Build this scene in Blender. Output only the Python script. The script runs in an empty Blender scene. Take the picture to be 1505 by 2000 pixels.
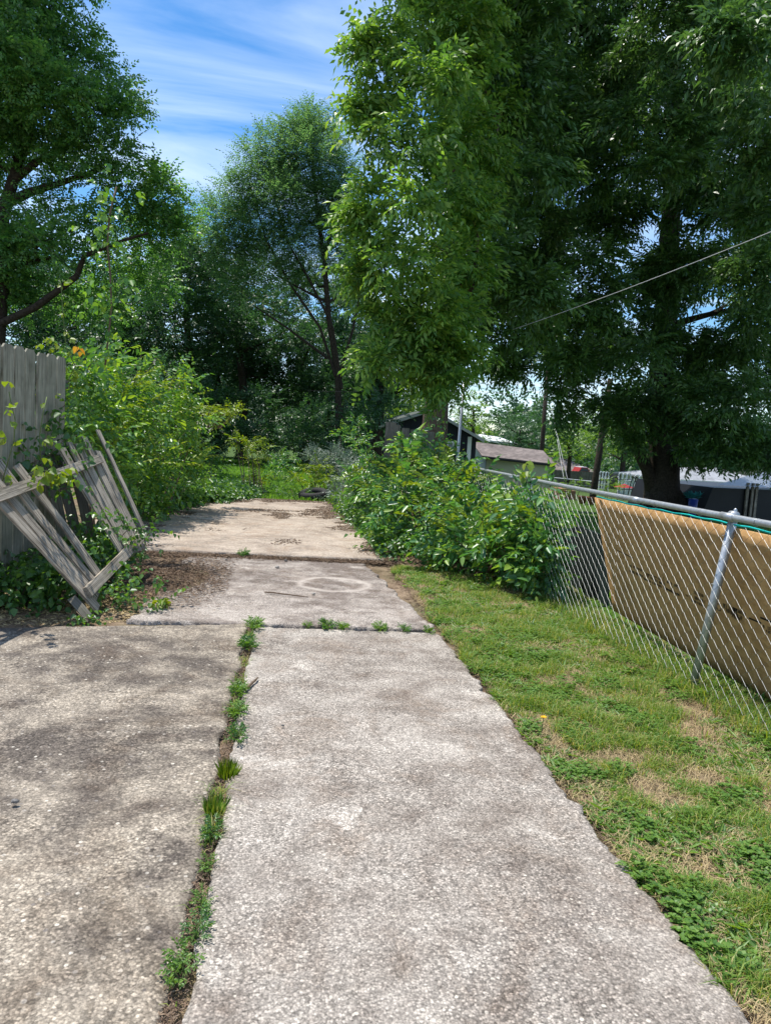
import bpy, bmesh, math
import numpy as np
from mathutils import Vector, Matrix, Quaternion, noise

S = bpy.context.scene
COL = S.collection
rng = np.random.default_rng(11)

# ------------------------------------------------------------------ camera
F = 1415.0; CX = 752.5; CY = 1000.0; H = 1.6
def _c(px, py): return np.array([(px - CX) / F, -(py - CY) / F, 1.0])
_d1 = _c(555, 851); _d2 = _c(1505, 909)
_U = np.cross(_d1, _d2); _U /= np.linalg.norm(_U)
if _U[1] < 0: _U = -_U
_Y = _d1 / np.linalg.norm(_d1)
_X = np.cross(_Y, _U)
if _X[0] < 0: _X = -_X
M = np.array([_X, _Y, _U])
CAM = np.array([0, 0, H])
def ray(px, py): return M @ _c(px, py)
def D(px, py, y):
    d = ray(px, py); return CAM + d * (y / d[1])
def XP(px, py, x):
    d = ray(px, py); return CAM + d * (x / d[0])
def ground_z(x, y):
    x = np.asarray(x, float); y = np.asarray(y, float)
    a = np.clip((x - 3.2) / 7, 0, 1) * np.clip((y - 8) / 40, 0, 1)
    return -1.15 * a
def G(px, py, z=0.0):
    d = ray(px, py); t = (z - H) / d[2]; return CAM + t * d
def GG(px, py):
    z = 0.0
    for _ in range(30):
        p = G(px, py, z); z = 0.5 * z + 0.5 * float(ground_z(p[0], p[1]))
    return G(px, py, z)
cam = bpy.data.cameras.new("camera"); co = bpy.data.objects.new("camera", cam); COL.objects.link(co)
cam.sensor_fit = 'VERTICAL'; cam.sensor_height = 24; cam.lens = 24 * F / 2000
cam.clip_start = 0.05; cam.clip_end = 1500
R = Matrix(((M[0][0], M[0][1], -M[0][2]), (M[1][0], M[1][1], -M[1][2]), (M[2][0], M[2][1], -M[2][2])))
co.matrix_world = Matrix.Translation((0, 0, H)) @ R.to_4x4()
S.camera = co

# ------------------------------------------------------------------ world and sun
AZ, EL = math.radians(-45), math.radians(70)
W = bpy.data.worlds.new("World"); S.world = W; W.use_nodes = True
nt = W.node_tree; N = nt.nodes; LK = nt.links; N.clear()
wo = N.new('ShaderNodeOutputWorld'); bg = N.new('ShaderNodeBackground'); sky = N.new('ShaderNodeTexSky')
sky.sky_type = 'NISHITA'; sky.sun_disc = False; sky.sun_elevation = EL; sky.sun_rotation = AZ
sky.air_density = 1.0; sky.dust_density = 0.3; sky.ozone_density = 2.5
tc = N.new('ShaderNodeTexCoord'); sx = N.new('ShaderNodeSeparateXYZ'); LK.new(tc.outputs['Generated'], sx.inputs[0])
mx = N.new('ShaderNodeMath'); mx.operation = 'MAXIMUM'; mx.inputs[1].default_value = 0.04; LK.new(sx.outputs[2], mx.inputs[0])
dv = N.new('ShaderNodeVectorMath'); dv.operation = 'DIVIDE'
cb = N.new('ShaderNodeCombineXYZ'); [LK.new(mx.outputs[0], cb.inputs[i]) for i in range(3)]
LK.new(tc.outputs['Generated'], dv.inputs[0]); LK.new(cb.outputs[0], dv.inputs[1])
mp = N.new('ShaderNodeMapping'); mp.inputs['Scale'].default_value = (0.55, 1.25, 0); mp.inputs['Rotation'].default_value = (0, 0, math.radians(14)); mp.inputs['Location'].default_value = (1.3, 0.62, 0)
LK.new(dv.outputs[0], mp.inputs[0])
nz = N.new('ShaderNodeTexNoise'); nz.inputs['Scale'].default_value = 1.1; nz.inputs['Detail'].default_value = 9; nz.inputs['Roughness'].default_value = 0.56; nz.inputs['Distortion'].default_value = 0.5
LK.new(mp.outputs[0], nz.inputs['Vector'])
cr = N.new('ShaderNodeValToRGB'); cr.color_ramp.elements[0].position = 0.38; cr.color_ramp.elements[0].color = (0.02, 0.02, 0.02, 1)
cr.color_ramp.elements[1].position = 0.78; cr.color_ramp.elements[1].color = (0.95, 0.95, 0.95, 1)
LK.new(nz.outputs['Fac'], cr.inputs[0])
hs = N.new('ShaderNodeHueSaturation'); hs.inputs['Saturation'].default_value = 1.35; hs.inputs['Value'].default_value = 1.0; LK.new(sky.outputs[0], hs.inputs['Color'])
mixw = N.new('ShaderNodeMixRGB'); mixw.inputs[2].default_value = (6.2, 7.1, 8.4, 1)
LK.new(cr.outputs[0], mixw.inputs[0]); LK.new(hs.outputs[0], mixw.inputs[1])
LK.new(mixw.outputs[0], bg.inputs[0]); bg.inputs[1].default_value = 0.14; LK.new(bg.outputs[0], wo.inputs[0])
sl = bpy.data.lights.new("sun", 'SUN'); sl.energy = 5.0; sl.angle = math.radians(0.5); sl.color = (1, 0.955, 0.88)
so = bpy.data.objects.new("sun", sl); COL.objects.link(so)
sd = Vector((math.sin(AZ) * math.cos(EL), math.cos(AZ) * math.cos(EL), math.sin(EL)))
so.rotation_euler = sd.to_track_quat('Z', 'Y').to_euler(); so.location = sd * 60
S.view_settings.view_transform = 'Standard'; S.view_settings.look = 'None'
S.view_settings.exposure = 0.38; S.view_settings.gamma = 1.0
S.render.engine = 'CYCLES'
S.cycles.max_bounces = 7; S.cycles.diffuse_bounces = 3; S.cycles.glossy_bounces = 2; S.cycles.transmission_bounces = 4; S.cycles.transparent_max_bounces = 4
S.cycles.sample_clamp_indirect = 8

# ------------------------------------------------------------------ helpers
def tag(o, label=None, cat=None, group=None, kind=None):
    if label: o['label'] = label
    if cat: o['category'] = cat
    if group: o['group'] = group
    if kind: o['kind'] = kind
    return o
def empty(name, loc, label, cat, group=None):
    o = bpy.data.objects.new(name, None); COL.objects.link(o); o.location = loc
    o.empty_display_size = 0.1
    return tag(o, label, cat, group)
def link(name, me, m, parent=None):
    o = bpy.data.objects.new(name, me); COL.objects.link(o)
    if m: me.materials.append(m)
    if parent:
        o.parent = parent; o.location = -Vector(parent.location)   # mesh data is in world coordinates
    return o
def quads(name, V, Q, m, parent=None, smooth=False):
    V = np.asarray(V, np.float32); Q = np.asarray(Q, np.int32); k = Q.shape[1]
    me = bpy.data.meshes.new(name)
    me.vertices.add(len(V)); me.vertices.foreach_set('co', V.ravel())
    me.loops.add(Q.size); me.loops.foreach_set('vertex_index', Q.ravel())
    me.polygons.add(len(Q)); me.polygons.foreach_set('loop_start', np.arange(0, Q.size, k, dtype=np.int32))
    me.polygons.foreach_set('loop_total', np.full(len(Q), k, np.int32))
    if smooth: me.polygons.foreach_set('use_smooth', np.ones(len(Q), bool))
    me.update(calc_edges=True)
    return link(name, me, m, parent)
class MB:
    def __init__(s): s.v = []; s.f = []; s.n = 0; s.uv = []
    def add(s, v, f, uv=None):
        v = [tuple(map(float, p)) for p in v]
        s.uv += uv if uv else [(p[0] + p[1], p[2]) for p in v]
        s.v += v; s.f += [tuple(i + s.n for i in q) for q in f]; s.n += len(v)
    def hexa(s, p):   # p: 4 bottom corners then 4 top corners
        s.add(p, [(3, 2, 1, 0), (4, 5, 6, 7), (0, 1, 5, 4), (1, 2, 6, 5), (2, 3, 7, 6), (3, 0, 4, 7)])
    def box(s, c, size, rz=0.0):
        cx, cy, cz = c; a, b, h = [q / 2 for q in size]; ca, sa = math.cos(rz), math.sin(rz)
        P = [(cx + x * ca - y * sa, cy + x * sa + y * ca, cz + z) for z in (-h, h) for x, y in ((-a, -b), (a, -b), (a, b), (-a, b))]
        s.hexa(P)
    def board(s, a, b, w, t, up, taper=None, warp=0.0, seg=1):
        # plank from a to b, width w across, thickness t along 'up'
        a = np.array(a, float); b = np.array(b, float); ax = b - a; ax /= np.linalg.norm(ax)
        up = np.array(up, float); up -= ax * up.dot(ax); up /= np.linalg.norm(up); sd_ = np.cross(ax, up)
        V = []; U = []; L = float(np.linalg.norm(b - a)); o = float(a.sum() * 3.7 % 5)
        for i in range(seg + 1):
            u = i / seg; c = a + (b - a) * u + up * warp * math.sin(math.pi * u)
            wi = w * (taper if (taper and i == seg) else 1)
            V += [c - sd_ * wi / 2 - up * t / 2, c + sd_ * wi / 2 - up * t / 2, c + sd_ * wi / 2 + up * t / 2, c - sd_ * wi / 2 + up * t / 2]
            U += [(o, L * u), (o + wi, L * u), (o + wi + t, L * u), (o - t, L * u)]
        Fc = [(3, 2, 1, 0), tuple(seg * 4 + q for q in range(4))]
        for i in range(seg):
            for q in range(4): Fc.append((i * 4 + q, i * 4 + (q + 1) % 4, i * 4 + 4 + (q + 1) % 4, i * 4 + 4 + q))
        s.add(V, Fc, U)
    def tube(s, pts, rad, n=8, cap=True):
        pts = [np.array(p, float) for p in pts]; V = []; ref = None
        if not hasattr(rad, '__len__'): rad = [rad] * len(pts)
        for i, p in enumerate(pts):
            t = pts[min(i + 1, len(pts) - 1)] - pts[max(i - 1, 0)]; t /= (np.linalg.norm(t) + 1e-9)
            if ref is None:
                ref = np.array([1, 0, 0.]) if abs(t[0]) < 0.9 else np.array([0, 1, 0.])
            u = ref - t * ref.dot(t); u /= (np.linalg.norm(u) + 1e-9); w = np.cross(t, u); ref = u
            for k in range(n):
                a = 2 * math.pi * k / n; V.append(p + rad[i] * (math.cos(a) * u + math.sin(a) * w))
        Fc = []
        for i in range(len(pts) - 1):
            for k in range(n):
                k2 = (k + 1) % n; Fc.append((i * n + k, i * n + k2, (i + 1) * n + k2, (i + 1) * n + k))
        if cap: Fc.append(tuple(range(n))[::-1]); Fc.append(tuple((len(pts) - 1) * n + k for k in range(n)))
        s.add(V, Fc)
    def poly(s, pts): s.add(pts, [tuple(range(len(pts)))])
    def ball(s, c, r, n=10, m=6, sc=(1, 1, 1), jit=0.0, rg=None):
        V = []; Fc = []
        for i in range(m + 1):
            th = math.pi * i / m
            for k in range(n):
                ph = 2 * math.pi * k / n; q = r * (1 + (jit * (rg.random() - .5) if rg is not None else 0))
                V.append((c[0] + sc[0] * q * math.sin(th) * math.cos(ph), c[1] + sc[1] * q * math.sin(th) * math.sin(ph), c[2] + sc[2] * q * math.cos(th)))
        for i in range(m):
            for k in range(n): Fc.append((i * n + k, (i + 1) * n + k, (i + 1) * n + (k + 1) % n, i * n + (k + 1) % n))
        s.add(V, Fc)
    def build(s, name, m, parent=None, smooth=False):
        me = bpy.data.meshes.new(name); me.from_pydata(s.v, [], s.f); me.update()
        ul = me.uv_layers.new(name='uv'); vi = np.empty(len(me.loops), np.int32); me.loops.foreach_get('vertex_index', vi)
        ul.data.foreach_set('uv', np.array(s.uv, np.float32)[vi].ravel())
        if smooth:
            for p in me.polygons: p.use_smooth = True
        return link(name, me, m, parent)

# ------------------------------------------------------------------ materials
def newmat(name):
    m = bpy.data.materials.new(name); m.use_nodes = True; m.node_tree.nodes.clear(); return m, m.node_tree
class NT:
    def __init__(s, nt): s.t = nt
    def n(s, typ, **kw):
        o = s.t.nodes.new('ShaderNode' + typ)
        for k, v in kw.items():
            if k.startswith('i_'): 
                key = k[2:].replace('_', ' ')
                o.inputs[key].default_value = v
            else: setattr(o, k, v)
        return o
    def l(s, a, b): s.t.links.new(a, b)
    def math(s, op, a, b=None, clamp=False):
        o = s.n('Math', operation=op, use_clamp=clamp)
        for i, q in enumerate((a, b)):
            if q is None: continue
            if hasattr(q, 'is_linked'): s.l(q, o.inputs[i])
            else: o.inputs[i].default_value = q
        return o.outputs[0]
    def ramp(s, f, stops, interp='LINEAR'):
        o = s.n('ValToRGB'); r = o.color_ramp; r.interpolation = interp
        while len(r.elements) < len(stops): r.elements.new(0.5)
        for e, (p, c) in zip(r.elements, stops):
            e.position = p; e.color = (c, c, c, 1) if not hasattr(c, '__len__') else (*c, 1)
        s.l(f, o.inputs[0]); return o.outputs[0]
    def mix(s, f, a, b, mode='MIX'):
        o = s.n('MixRGB', blend_type=mode)
        for i, q in enumerate((f, a, b)):
            if hasattr(q, 'is_linked'): s.l(q, o.inputs[i])
            elif hasattr(q, '__len__'): o.inputs[i].default_value = (*q, 1)
            else: o.inputs[i].default_value = q
        return o.outputs[0]
    def noise(s, vec, scale, detail=4, rough=0.55, dist=0.0):
        o = s.n('TexNoise'); o.inputs['Scale'].default_value = scale; o.inputs['Detail'].default_value = detail
        o.inputs['Roughness'].default_value = rough; o.inputs['Distortion'].default_value = dist
        s.l(vec, o.inputs['Vector']); return o.outputs['Fac']
    def vor(s, vec, scale, feature='F1', out='Distance', rnd=1.0):
        o = s.n('TexVoronoi', feature=feature); o.inputs['Scale'].default_value = scale; o.inputs['Randomness'].default_value = rnd
        s.l(vec, o.inputs['Vector']); return o.outputs[out]
    def mapv(s, vec, sc=(1, 1, 1), loc=(0, 0, 0), rot=(0, 0, 0)):
        o = s.n('Mapping'); o.inputs['Scale'].default_value = sc; o.inputs['Location'].default_value = loc; o.inputs['Rotation'].default_value = rot
        s.l(vec, o.inputs[0]); return o.outputs[0]
    def pos(s): return s.n('NewGeometry').outputs['Position']
    def bump(s, h, strength=0.4, dist=0.01):
        o = s.n('Bump'); o.inputs['Strength'].default_value = strength; o.inputs['Distance'].default_value = dist
        s.l(h, o.inputs['Height']); return o.outputs[0]
    def out(s, col, rough=0.8, spec=0.3, normal=None, metal=0.0):
        p = s.n('BsdfPrincipled')
        if hasattr(col, 'is_linked'): s.l(col, p.inputs['Base Color'])
        else: p.inputs['Base Color'].default_value = (*col, 1)
        if hasattr(rough, 'is_linked'): s.l(rough, p.inputs['Roughness'])
        else: p.inputs['Roughness'].default_value = rough
        p.inputs['Specular IOR Level'].default_value = spec; p.inputs['Metallic'].default_value = metal
        if normal is not None: s.l(normal, p.inputs['Normal'])
        o = s.n('OutputMaterial'); s.l(p.outputs[0], o.inputs[0]); return p

def plain(name, col, rough=0.7, spec=0.3, metal=0.0, var=0.25, scale=8.0, bump=0.0):
    m, t = newmat(name); k = NT(t); v = k.pos()
    n1 = k.noise(v, scale, 5); c = k.mix(k.ramp(n1, [(0.3, 0.0), (0.7, 1.0)]), tuple(q * (1 - var) for q in col), tuple(min(1, q * (1 + var)) for q in col))
    k.out(c, rough, spec, k.bump(k.noise(v, scale * 6, 4), bump, 0.01) if bump else None, metal); return m

def leafmat(name, cols, trans=0.35, tcol=None, rough=0.45, spec=0.45, blotch=0.0):
    m, t = newmat(name); k = NT(t)
    g = k.n('NewGeometry'); c = k.ramp(g.outputs['Random Per Island'], [(i / (len(cols) - 1), q) for i, q in enumerate(cols)])
    if blotch:
        c = k.mix(k.math('MULTIPLY', k.ramp(k.noise(g.outputs['Position'], 0.7, 3), [(0.4, 0.0), (0.62, 1.0)]), blotch), c, k.mix(1.0, c, (1.35, 1.25, 0.75), 'MULTIPLY'))
    p = k.n('BsdfPrincipled'); k.l(c, p.inputs['Base Color']); p.inputs['Roughness'].default_value = rough; p.inputs['Specular IOR Level'].default_value = spec
    tr = k.n('BsdfTranslucent'); k.l(k.mix(1.0, c, tcol or (1.9, 1.75, 0.55), 'MULTIPLY'), tr.inputs[0])
    mxx = k.n('MixShader'); mxx.inputs[0].default_value = trans; k.l(p.outputs[0], mxx.inputs[1]); k.l(tr.outputs[0], mxx.inputs[2])
    o = k.n('OutputMaterial'); k.l(mxx.outputs[0], o.inputs[0]); return m

def woodmat(name, lo, hi, axis='Z', scale=1.0, moss=0.0):
    m, t = newmat(name); k = NT(t); tcn = k.n('TexCoord'); g = k.n('NewGeometry'); v = tcn.outputs['UV']
    v = k.mapv(v, (1, 1, 1)); st = k.mapv(v, (60 * scale, 2.2 * scale, 1))
    rnd = g.outputs['Random Per Island']
    add = k.n('VectorMath', operation='ADD'); k.l(st, add.inputs[0])
    cc = k.n('CombineXYZ'); k.l(k.math('MULTIPLY', rnd, 37.0), cc.inputs[0]); k.l(k.math('MULTIPLY', rnd, 91.0), cc.inputs[1]); k.l(cc.outputs[0], add.inputs[1])
    n1 = k.noise(add.outputs[0], 1.0, 6, 0.65, 0.6)
    n2 = k.noise(g.outputs['Position'], 5, 4)
    c = k.mix(k.ramp(n1, [(0.36, 0.0), (0.58, 1.0)]), lo, hi)
    c = k.mix(k.math('MULTIPLY', k.ramp(n2, [(0.42, 0.0), (0.7, 1.0)]), 0.5), c, tuple(q * 0.55 for q in lo))
    c = k.mix(1.0, c, k.ramp(rnd, [(0, 0.72), (1, 1.15)]), 'MULTIPLY')
    if moss: c = k.mix(k.math('MULTIPLY', k.ramp(k.noise(g.outputs['Position'], 2.4, 5), [(0.45, 0.0), (0.65, 1.0)]), moss), c, (0.1, 0.115, 0.06))
    kn = k.ramp(k.vor(k.mapv(v, (5, 1.3, 1)), 1.6), [(0.02, 0.0), (0.09, 1.0)])
    c = k.mix(k.math('SUBTRACT', 1.0, kn), c, tuple(q * 0.3 for q in lo))
    k.out(c, 0.85, 0.2, k.bump(n1, 0.5, 0.006)); return m

def concretemat(name, light, dark, blot=(0.42, 0.6), agg=85, rust=0.2, ring=None, seed=0.0, streak=0.0, pale=None):
    m, t = newmat(name); k = NT(t); v = k.mapv(k.pos(), (1, 1, 1), (seed, seed * 0.7, 0))
    big = k.noise(v, 0.75, 9, 0.7, 0.7); mid = k.noise(v, 4.5, 6, 0.65); fine = k.noise(v, 120, 3, 0.7); vfine = k.noise(v, 38, 4, 0.75)
    b = k.math('ADD', k.math('MULTIPLY', big, 0.62), k.math('MULTIPLY', mid, 0.38))
    c = k.mix(k.ramp(b, [(blot[0], 0.0), (blot[1], 1.0)]), dark, light)
    # rusty brown stains
    c = k.mix(k.math('MULTIPLY', k.ramp(k.noise(v, 2.1, 6, 0.7, 0.8), [(0.5, 0.0), (0.68, 1.0)]), rust), c, tuple(q * w for q, w in zip(dark, (0.95, 0.78, 0.62))))
    # pale lichen patches with ragged rims
    wv = k.n('VectorMath', operation='ADD'); k.l(v, wv.inputs[0])
    nn = k.n('TexNoise'); nn.inputs['Scale'].default_value = 9; nn.inputs['Detail'].default_value = 4; k.l(v, nn.inputs['Vector'])
    sc_ = k.n('VectorMath', operation='SCALE'); sc_.inputs['Scale'].default_value = 0.16; k.l(nn.outputs['Color'], sc_.inputs[0]); k.l(sc_.outputs[0], wv.inputs[1])
    lv = k.n('TexVoronoi'); lv.inputs['Scale'].default_value = 3.1; k.l(wv.outputs[0], lv.inputs['Vector'])
    ls = k.n('SeparateColor'); k.l(lv.outputs['Color'], ls.inputs[0])
    rad = k.math('MULTIPLY', k.math('POWER', ls.outputs[2], 3.0), 0.36)
    lm = k.ramp(k.math('SUBTRACT', lv.outputs['Distance'], rad), [(0.0, 1.0), (0.035, 0.0)])
    lm = k.math('MULTIPLY', lm, k.ramp(vfine, [(0.3, 0.2), (0.6, 0.7)]))
    c = k.mix(lm, c, pale or tuple(min(0.75, q * 1.22) for q in light))
    # exposed aggregate: every stone has its own tone
    st = k.n('TexVoronoi'); st.inputs['Scale'].default_value = agg; k.l(v, st.inputs['Vector'])
    sv = k.n('SeparateColor'); k.l(st.outputs['Color'], sv.inputs[0])
    tone = k.ramp(sv.outputs[0], [(0.0, 0.38), (0.3, 0.8), (0.7, 1.1), (1.0, 1.6)])
    edge = k.ramp(st.outputs['Distance'], [(0.28, 1.0), (0.62, 0.6)])
    tone = k.mix(1.0, tone, edge, 'MULTIPLY')
    amt = k.ramp(k.noise(v, 1.7, 4), [(0.3, 0.55), (0.7, 1.0)])
    c = k.mix(amt, c, k.mix(1.0, c, tone, 'MULTIPLY'))
    st2 = k.n('TexVoronoi'); st2.inputs['Scale'].default_value = agg * 0.42; k.l(v, st2.inputs['Vector'])
    sv2 = k.n('SeparateColor'); k.l(st2.outputs['Color'], sv2.inputs[0])
    pick = k.math('MULTIPLY', k.ramp(sv2.outputs[1], [(0.86, 0.0), (0.88, 1.0)], 'LINEAR'), k.ramp(st2.outputs['Distance'], [(0.26, 1.0), (0.34, 0.0)]))
    c = k.mix(k.math('MULTIPLY', pick, 0.75), c, k.mix(sv2.outputs[0], (0.16, 0.14, 0.13), (0.66, 0.6, 0.5)))
    c = k.mix(1.0, c, k.ramp(vfine, [(0.3, 0.75), (0.5, 1.0), (0.72, 1.2)]), 'MULTIPLY')
    c = k.mix(1.0, c, k.ramp(fine, [(0.34, 0.58), (0.52, 1.0), (0.7, 1.32)]), 'MULTIPLY')
    w2 = k.ramp(k.noise(v, 1.15, 10, 0.78, 1.2), [(0.53, 0.0), (0.58, 1.0)])
    c = k.mix(k.math('MULTIPLY', w2, {'pinkish concrete': 0.15, 'pale exposed aggregate': 0.2}.get(name, 0.4)), c, k.mix(1.0, c, (0.52, 0.47, 0.42), 'MULTIPLY'))
    # dark pits
    pit = k.ramp(k.vor(v, 26), [(0.05, 1.0), (0.09, 0.0)])
    c = k.mix(k.math('MULTIPLY', pit, k.ramp(mid, [(0.5, 0.0), (0.6, 0.8)])), c, (0.09, 0.08, 0.075))
    if streak:
        s1 = k.noise(k.mapv(v, (0.5, 3.2, 1)), 1.6, 6, 0.7)
        c = k.mix(k.math('MULTIPLY', k.ramp(s1, [(0.52, 0.0), (0.66, 1.0)]), streak), c, tuple(q * 0.62 for q in dark))
    hair = k.vor(k.mapv(wv.outputs[0], (1, 1, 1), (seed, 3, 0)), 0.55, 'DISTANCE_TO_EDGE')
    c = k.mix(k.math('MULTIPLY', k.ramp(hair, [(0.0, 1.0), (0.009, 0.0)]), 0.0 if name.startswith('pale') else 0.35), c, (0.07, 0.06, 0.05))
    if ring:
        P = k.n('VectorMath', operation='DISTANCE'); k.l(k.pos(), P.inputs[0]); P.inputs[1].default_value = ring[:3]
        wob = k.math('ADD', P.outputs['Value'], k.math('MULTIPLY', k.math('SUBTRACT', mid, 0.5), 0.22))
        q = k.ramp(wob, [(ring[3] - 0.09, 0.0), (ring[3], 0.75), (ring[3] + 0.07, 0.0)])
        c = k.mix(q, c, light)
    hgt = k.math('ADD', k.math('MULTIPLY', st.outputs['Distance'], -0.6), k.math('ADD', k.math('MULTIPLY', fine, 0.5), vfine))
    k.out(c, 0.9, 0.25, k.bump(hgt, 0.55, 0.006)); return m

MAT = {}
MAT['slab_right'] = concretemat('pale exposed aggregate', (0.50, 0.45, 0.39), (0.215, 0.178, 0.148), (0.39, 0.59), 112, 0.5, seed=0.0)
MAT['slab_left'] = concretemat('brown exposed aggregate', (0.41, 0.35, 0.275), (0.135, 0.112, 0.092), (0.45, 0.58), 88, 0.5, seed=5.3, pale=(0.5, 0.43, 0.33))
rp = G(652, 1142)
MAT['slab_mid'] = concretemat('smooth worn concrete', (0.46, 0.405, 0.355), (0.20, 0.162, 0.138), (0.43, 0.56), 120, 0.4, ring=(rp[0], rp[1], 0, 0.37), seed=9.1, streak=0.1)
MAT['pad'] = concretemat('pinkish concrete', (0.53, 0.44, 0.355), (0.33, 0.265, 0.21), (0.40, 0.56), 130, 0.55, seed=14.7, streak=0.0)
MAT['wood_grey'] = woodmat('weathered grey wood', (0.09, 0.074, 0.056), (0.46, 0.40, 0.32))
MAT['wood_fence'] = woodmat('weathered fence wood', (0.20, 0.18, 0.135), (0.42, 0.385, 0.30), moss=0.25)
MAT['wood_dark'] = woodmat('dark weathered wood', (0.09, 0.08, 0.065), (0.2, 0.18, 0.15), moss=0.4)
MAT['galv'] = plain('galvanised steel', (0.42, 0.44, 0.46), 0.42, 0.5, 0.65, 0.18, 30, 0.1)
MAT['wire'] = plain('galvanised wire', (0.30, 0.31, 0.31), 0.5, 0.5, 0.5, 0.1, 60)
MAT['bark'] = plain('furrowed bark', (0.05, 0.04, 0.032), 0.95, 0.1, 0, 0.5, 14, 0.9)
MAT['bark_pale'] = plain('brown flaky bark', (0.12, 0.088, 0.068), 0.95, 0.1, 0, 0.45, 18, 0.9)
MAT['twig'] = plain('brown twig', (0.14, 0.10, 0.07), 0.9, 0.1, 0, 0.3, 30)
MAT['stem_green'] = plain('green stem', (0.10, 0.14, 0.04), 0.7, 0.3, 0, 0.3, 30)
MAT['white'] = plain('white paint', (0.75, 0.76, 0.76), 0.6, 0.4, 0, 0.06, 3)
MAT['black'] = plain('black paint', (0.012, 0.012, 0.014), 0.5, 0.4, 0, 0.2, 5)
def siding(name, col, pitch, axis=2):
    m, t = newmat(name); k = NT(t); g = k.pos(); sp = k.n('SeparateXYZ'); k.l(g, sp.inputs[0])
    fr = k.math('FRACT', k.math('DIVIDE', sp.outputs[axis], pitch)); line = k.ramp(fr, [(0.0, 0.35), (0.12, 1.0)])
    c = k.mix(1.0, k.mix(k.ramp(k.noise(g, 1.3, 4), [(0.3, 0), (0.7, 1)]), tuple(q * 0.85 for q in col), col), line, 'MULTIPLY')
    k.out(c, 0.75, 0.3, k.bump(fr, 0.5, 0.02)); return m
MAT['siding_dark'] = siding('dark blue siding', (0.02, 0.022, 0.034), 0.3, 0)
MAT['siding_white'] = siding('white lap siding', (0.8, 0.82, 0.82), 0.2)
MAT['siding_tan'] = plain('tan painted panel', (0.46, 0.45, 0.33), 0.8, 0.2, 0, 0.1, 1.0)
def shingle(name, col):
    m, t = newmat(name); k = NT(t); v = k.pos()
    st = k.n('TexVoronoi'); st.inputs['Scale'].default_value = 5; k.l(k.mapv(v, (1, 1, 2.5)), st.inputs['Vector'])
    sv = k.n('SeparateColor'); k.l(st.outputs['Color'], sv.inputs[0])
    c = k.mix(1.0, k.mix(k.ramp(k.noise(v, 0.9, 5), [(0.35, 0), (0.65, 1)]), tuple(q * 0.7 for q in col), col), k.ramp(sv.outputs[0], [(0, 0.75), (1, 1.2)]), 'MULTIPLY')
    k.out(c, 0.9, 0.2); return m
MAT['roof_brown'] = shingle('brown shingle', (0.21, 0.175, 0.16))
MAT['roof_grey'] = shingle('grey shingle', (0.30, 0.31, 0.33))
MAT['roof_dark'] = shingle('mossy dark shingle', (0.10, 0.115, 0.10))
MAT['glass'] = plain('window glass', (0.05, 0.06, 0.07), 0.1, 0.8, 0, 0.1, 2)
# ground under the grass
def groundmat():
    m, t = newmat('soil and turf'); k = NT(t); v = k.pos()
    big = k.noise(v, 0.8, 6, 0.6); mid = k.noise(v, 6, 6, 0.7); fine = k.noise(v, 70, 4, 0.75)
    soil = k.mix(k.ramp(mid, [(0.35, 0), (0.65, 1)]), (0.115, 0.078, 0.052), (0.27, 0.20, 0.135))
    soil = k.mix(1.0, soil, k.ramp(fine, [(0.3, 0.5), (0.7, 1.5)]), 'MULTIPLY')
    turf = k.mix(k.ramp(mid, [(0.3, 0), (0.7, 1)]), (0.035, 0.065, 0.018), (0.085, 0.135, 0.035))
    sp = k.n('SeparateXYZ'); k.l(v, sp.inputs[0])
    far = k.math('ADD', k.ramp(k.math('DIVIDE', sp.outputs[1], 60.0), [(17.5 / 60, 0.0), (20 / 60, 1.0)]), k.ramp(k.math('DIVIDE', sp.outputs[0], 10.0), [(0.31, 0.0), (0.4, 1.0)]), True)
    f = k.math('MAXIMUM', far, k.math('MULTIPLY', k.ramp(big, [(0.45, 0.0), (0.6, 1.0)]), 0.35))
    k.out(k.mix(f, soil, turf), 0.95, 0.1, k.bump(fine, 0.7, 0.015)); return m
MAT['ground'] = groundmat()

MAT['blade'] = leafmat('grass blades', [(0.065, 0.153, 0.024), (0.103, 0.204, 0.03), (0.151, 0.255, 0.038), (0.227, 0.296, 0.055), (0.454, 0.377, 0.17)], 0.35, rough=0.55, spec=0.3)
MAT['blade_far'] = leafmat('far lawn blades', [(0.06, 0.156, 0.024), (0.108, 0.24, 0.03), (0.156, 0.3, 0.048)], 0.4, rough=0.6, spec=0.2)
MAT['straw'] = leafmat('dry straw', [(0.345, 0.253, 0.138), (0.552, 0.437, 0.23), (0.253, 0.184, 0.115)], 0.2, (1, 1, 1), 0.7, 0.2)
MAT['litter'] = leafmat('dead litter', [(0.10, 0.065, 0.045), (0.22, 0.15, 0.1), (0.07, 0.05, 0.04), (0.34, 0.25, 0.17)], 0.1, (1, 1, 1), 0.8, 0.1)
MAT['weed'] = leafmat('weed leaves', [(0.063, 0.145, 0.029), (0.101, 0.206, 0.034), (0.164, 0.278, 0.046)], 0.35)
MAT['crown_front'] = leafmat('fresh green drooping leaves', [(0.066, 0.16, 0.043), (0.118, 0.245, 0.055), (0.176, 0.305, 0.061), (0.248, 0.366, 0.075)], 0.4, (1.6, 1.65, 0.75), blotch=0.4)
MAT['crown_big'] = leafmat('deep green leaves', [(0.051, 0.117, 0.048), (0.078, 0.172, 0.052), (0.123, 0.228, 0.06)], 0.28, (1.4, 1.5, 0.8), 0.42, blotch=0.5)
MAT['crown_left'] = leafmat('dark green leaves', [(0.058, 0.158, 0.063), (0.094, 0.219, 0.072), (0.174, 0.328, 0.087)], 0.42, (1.5, 1.6, 0.7), blotch=0.4)
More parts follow.
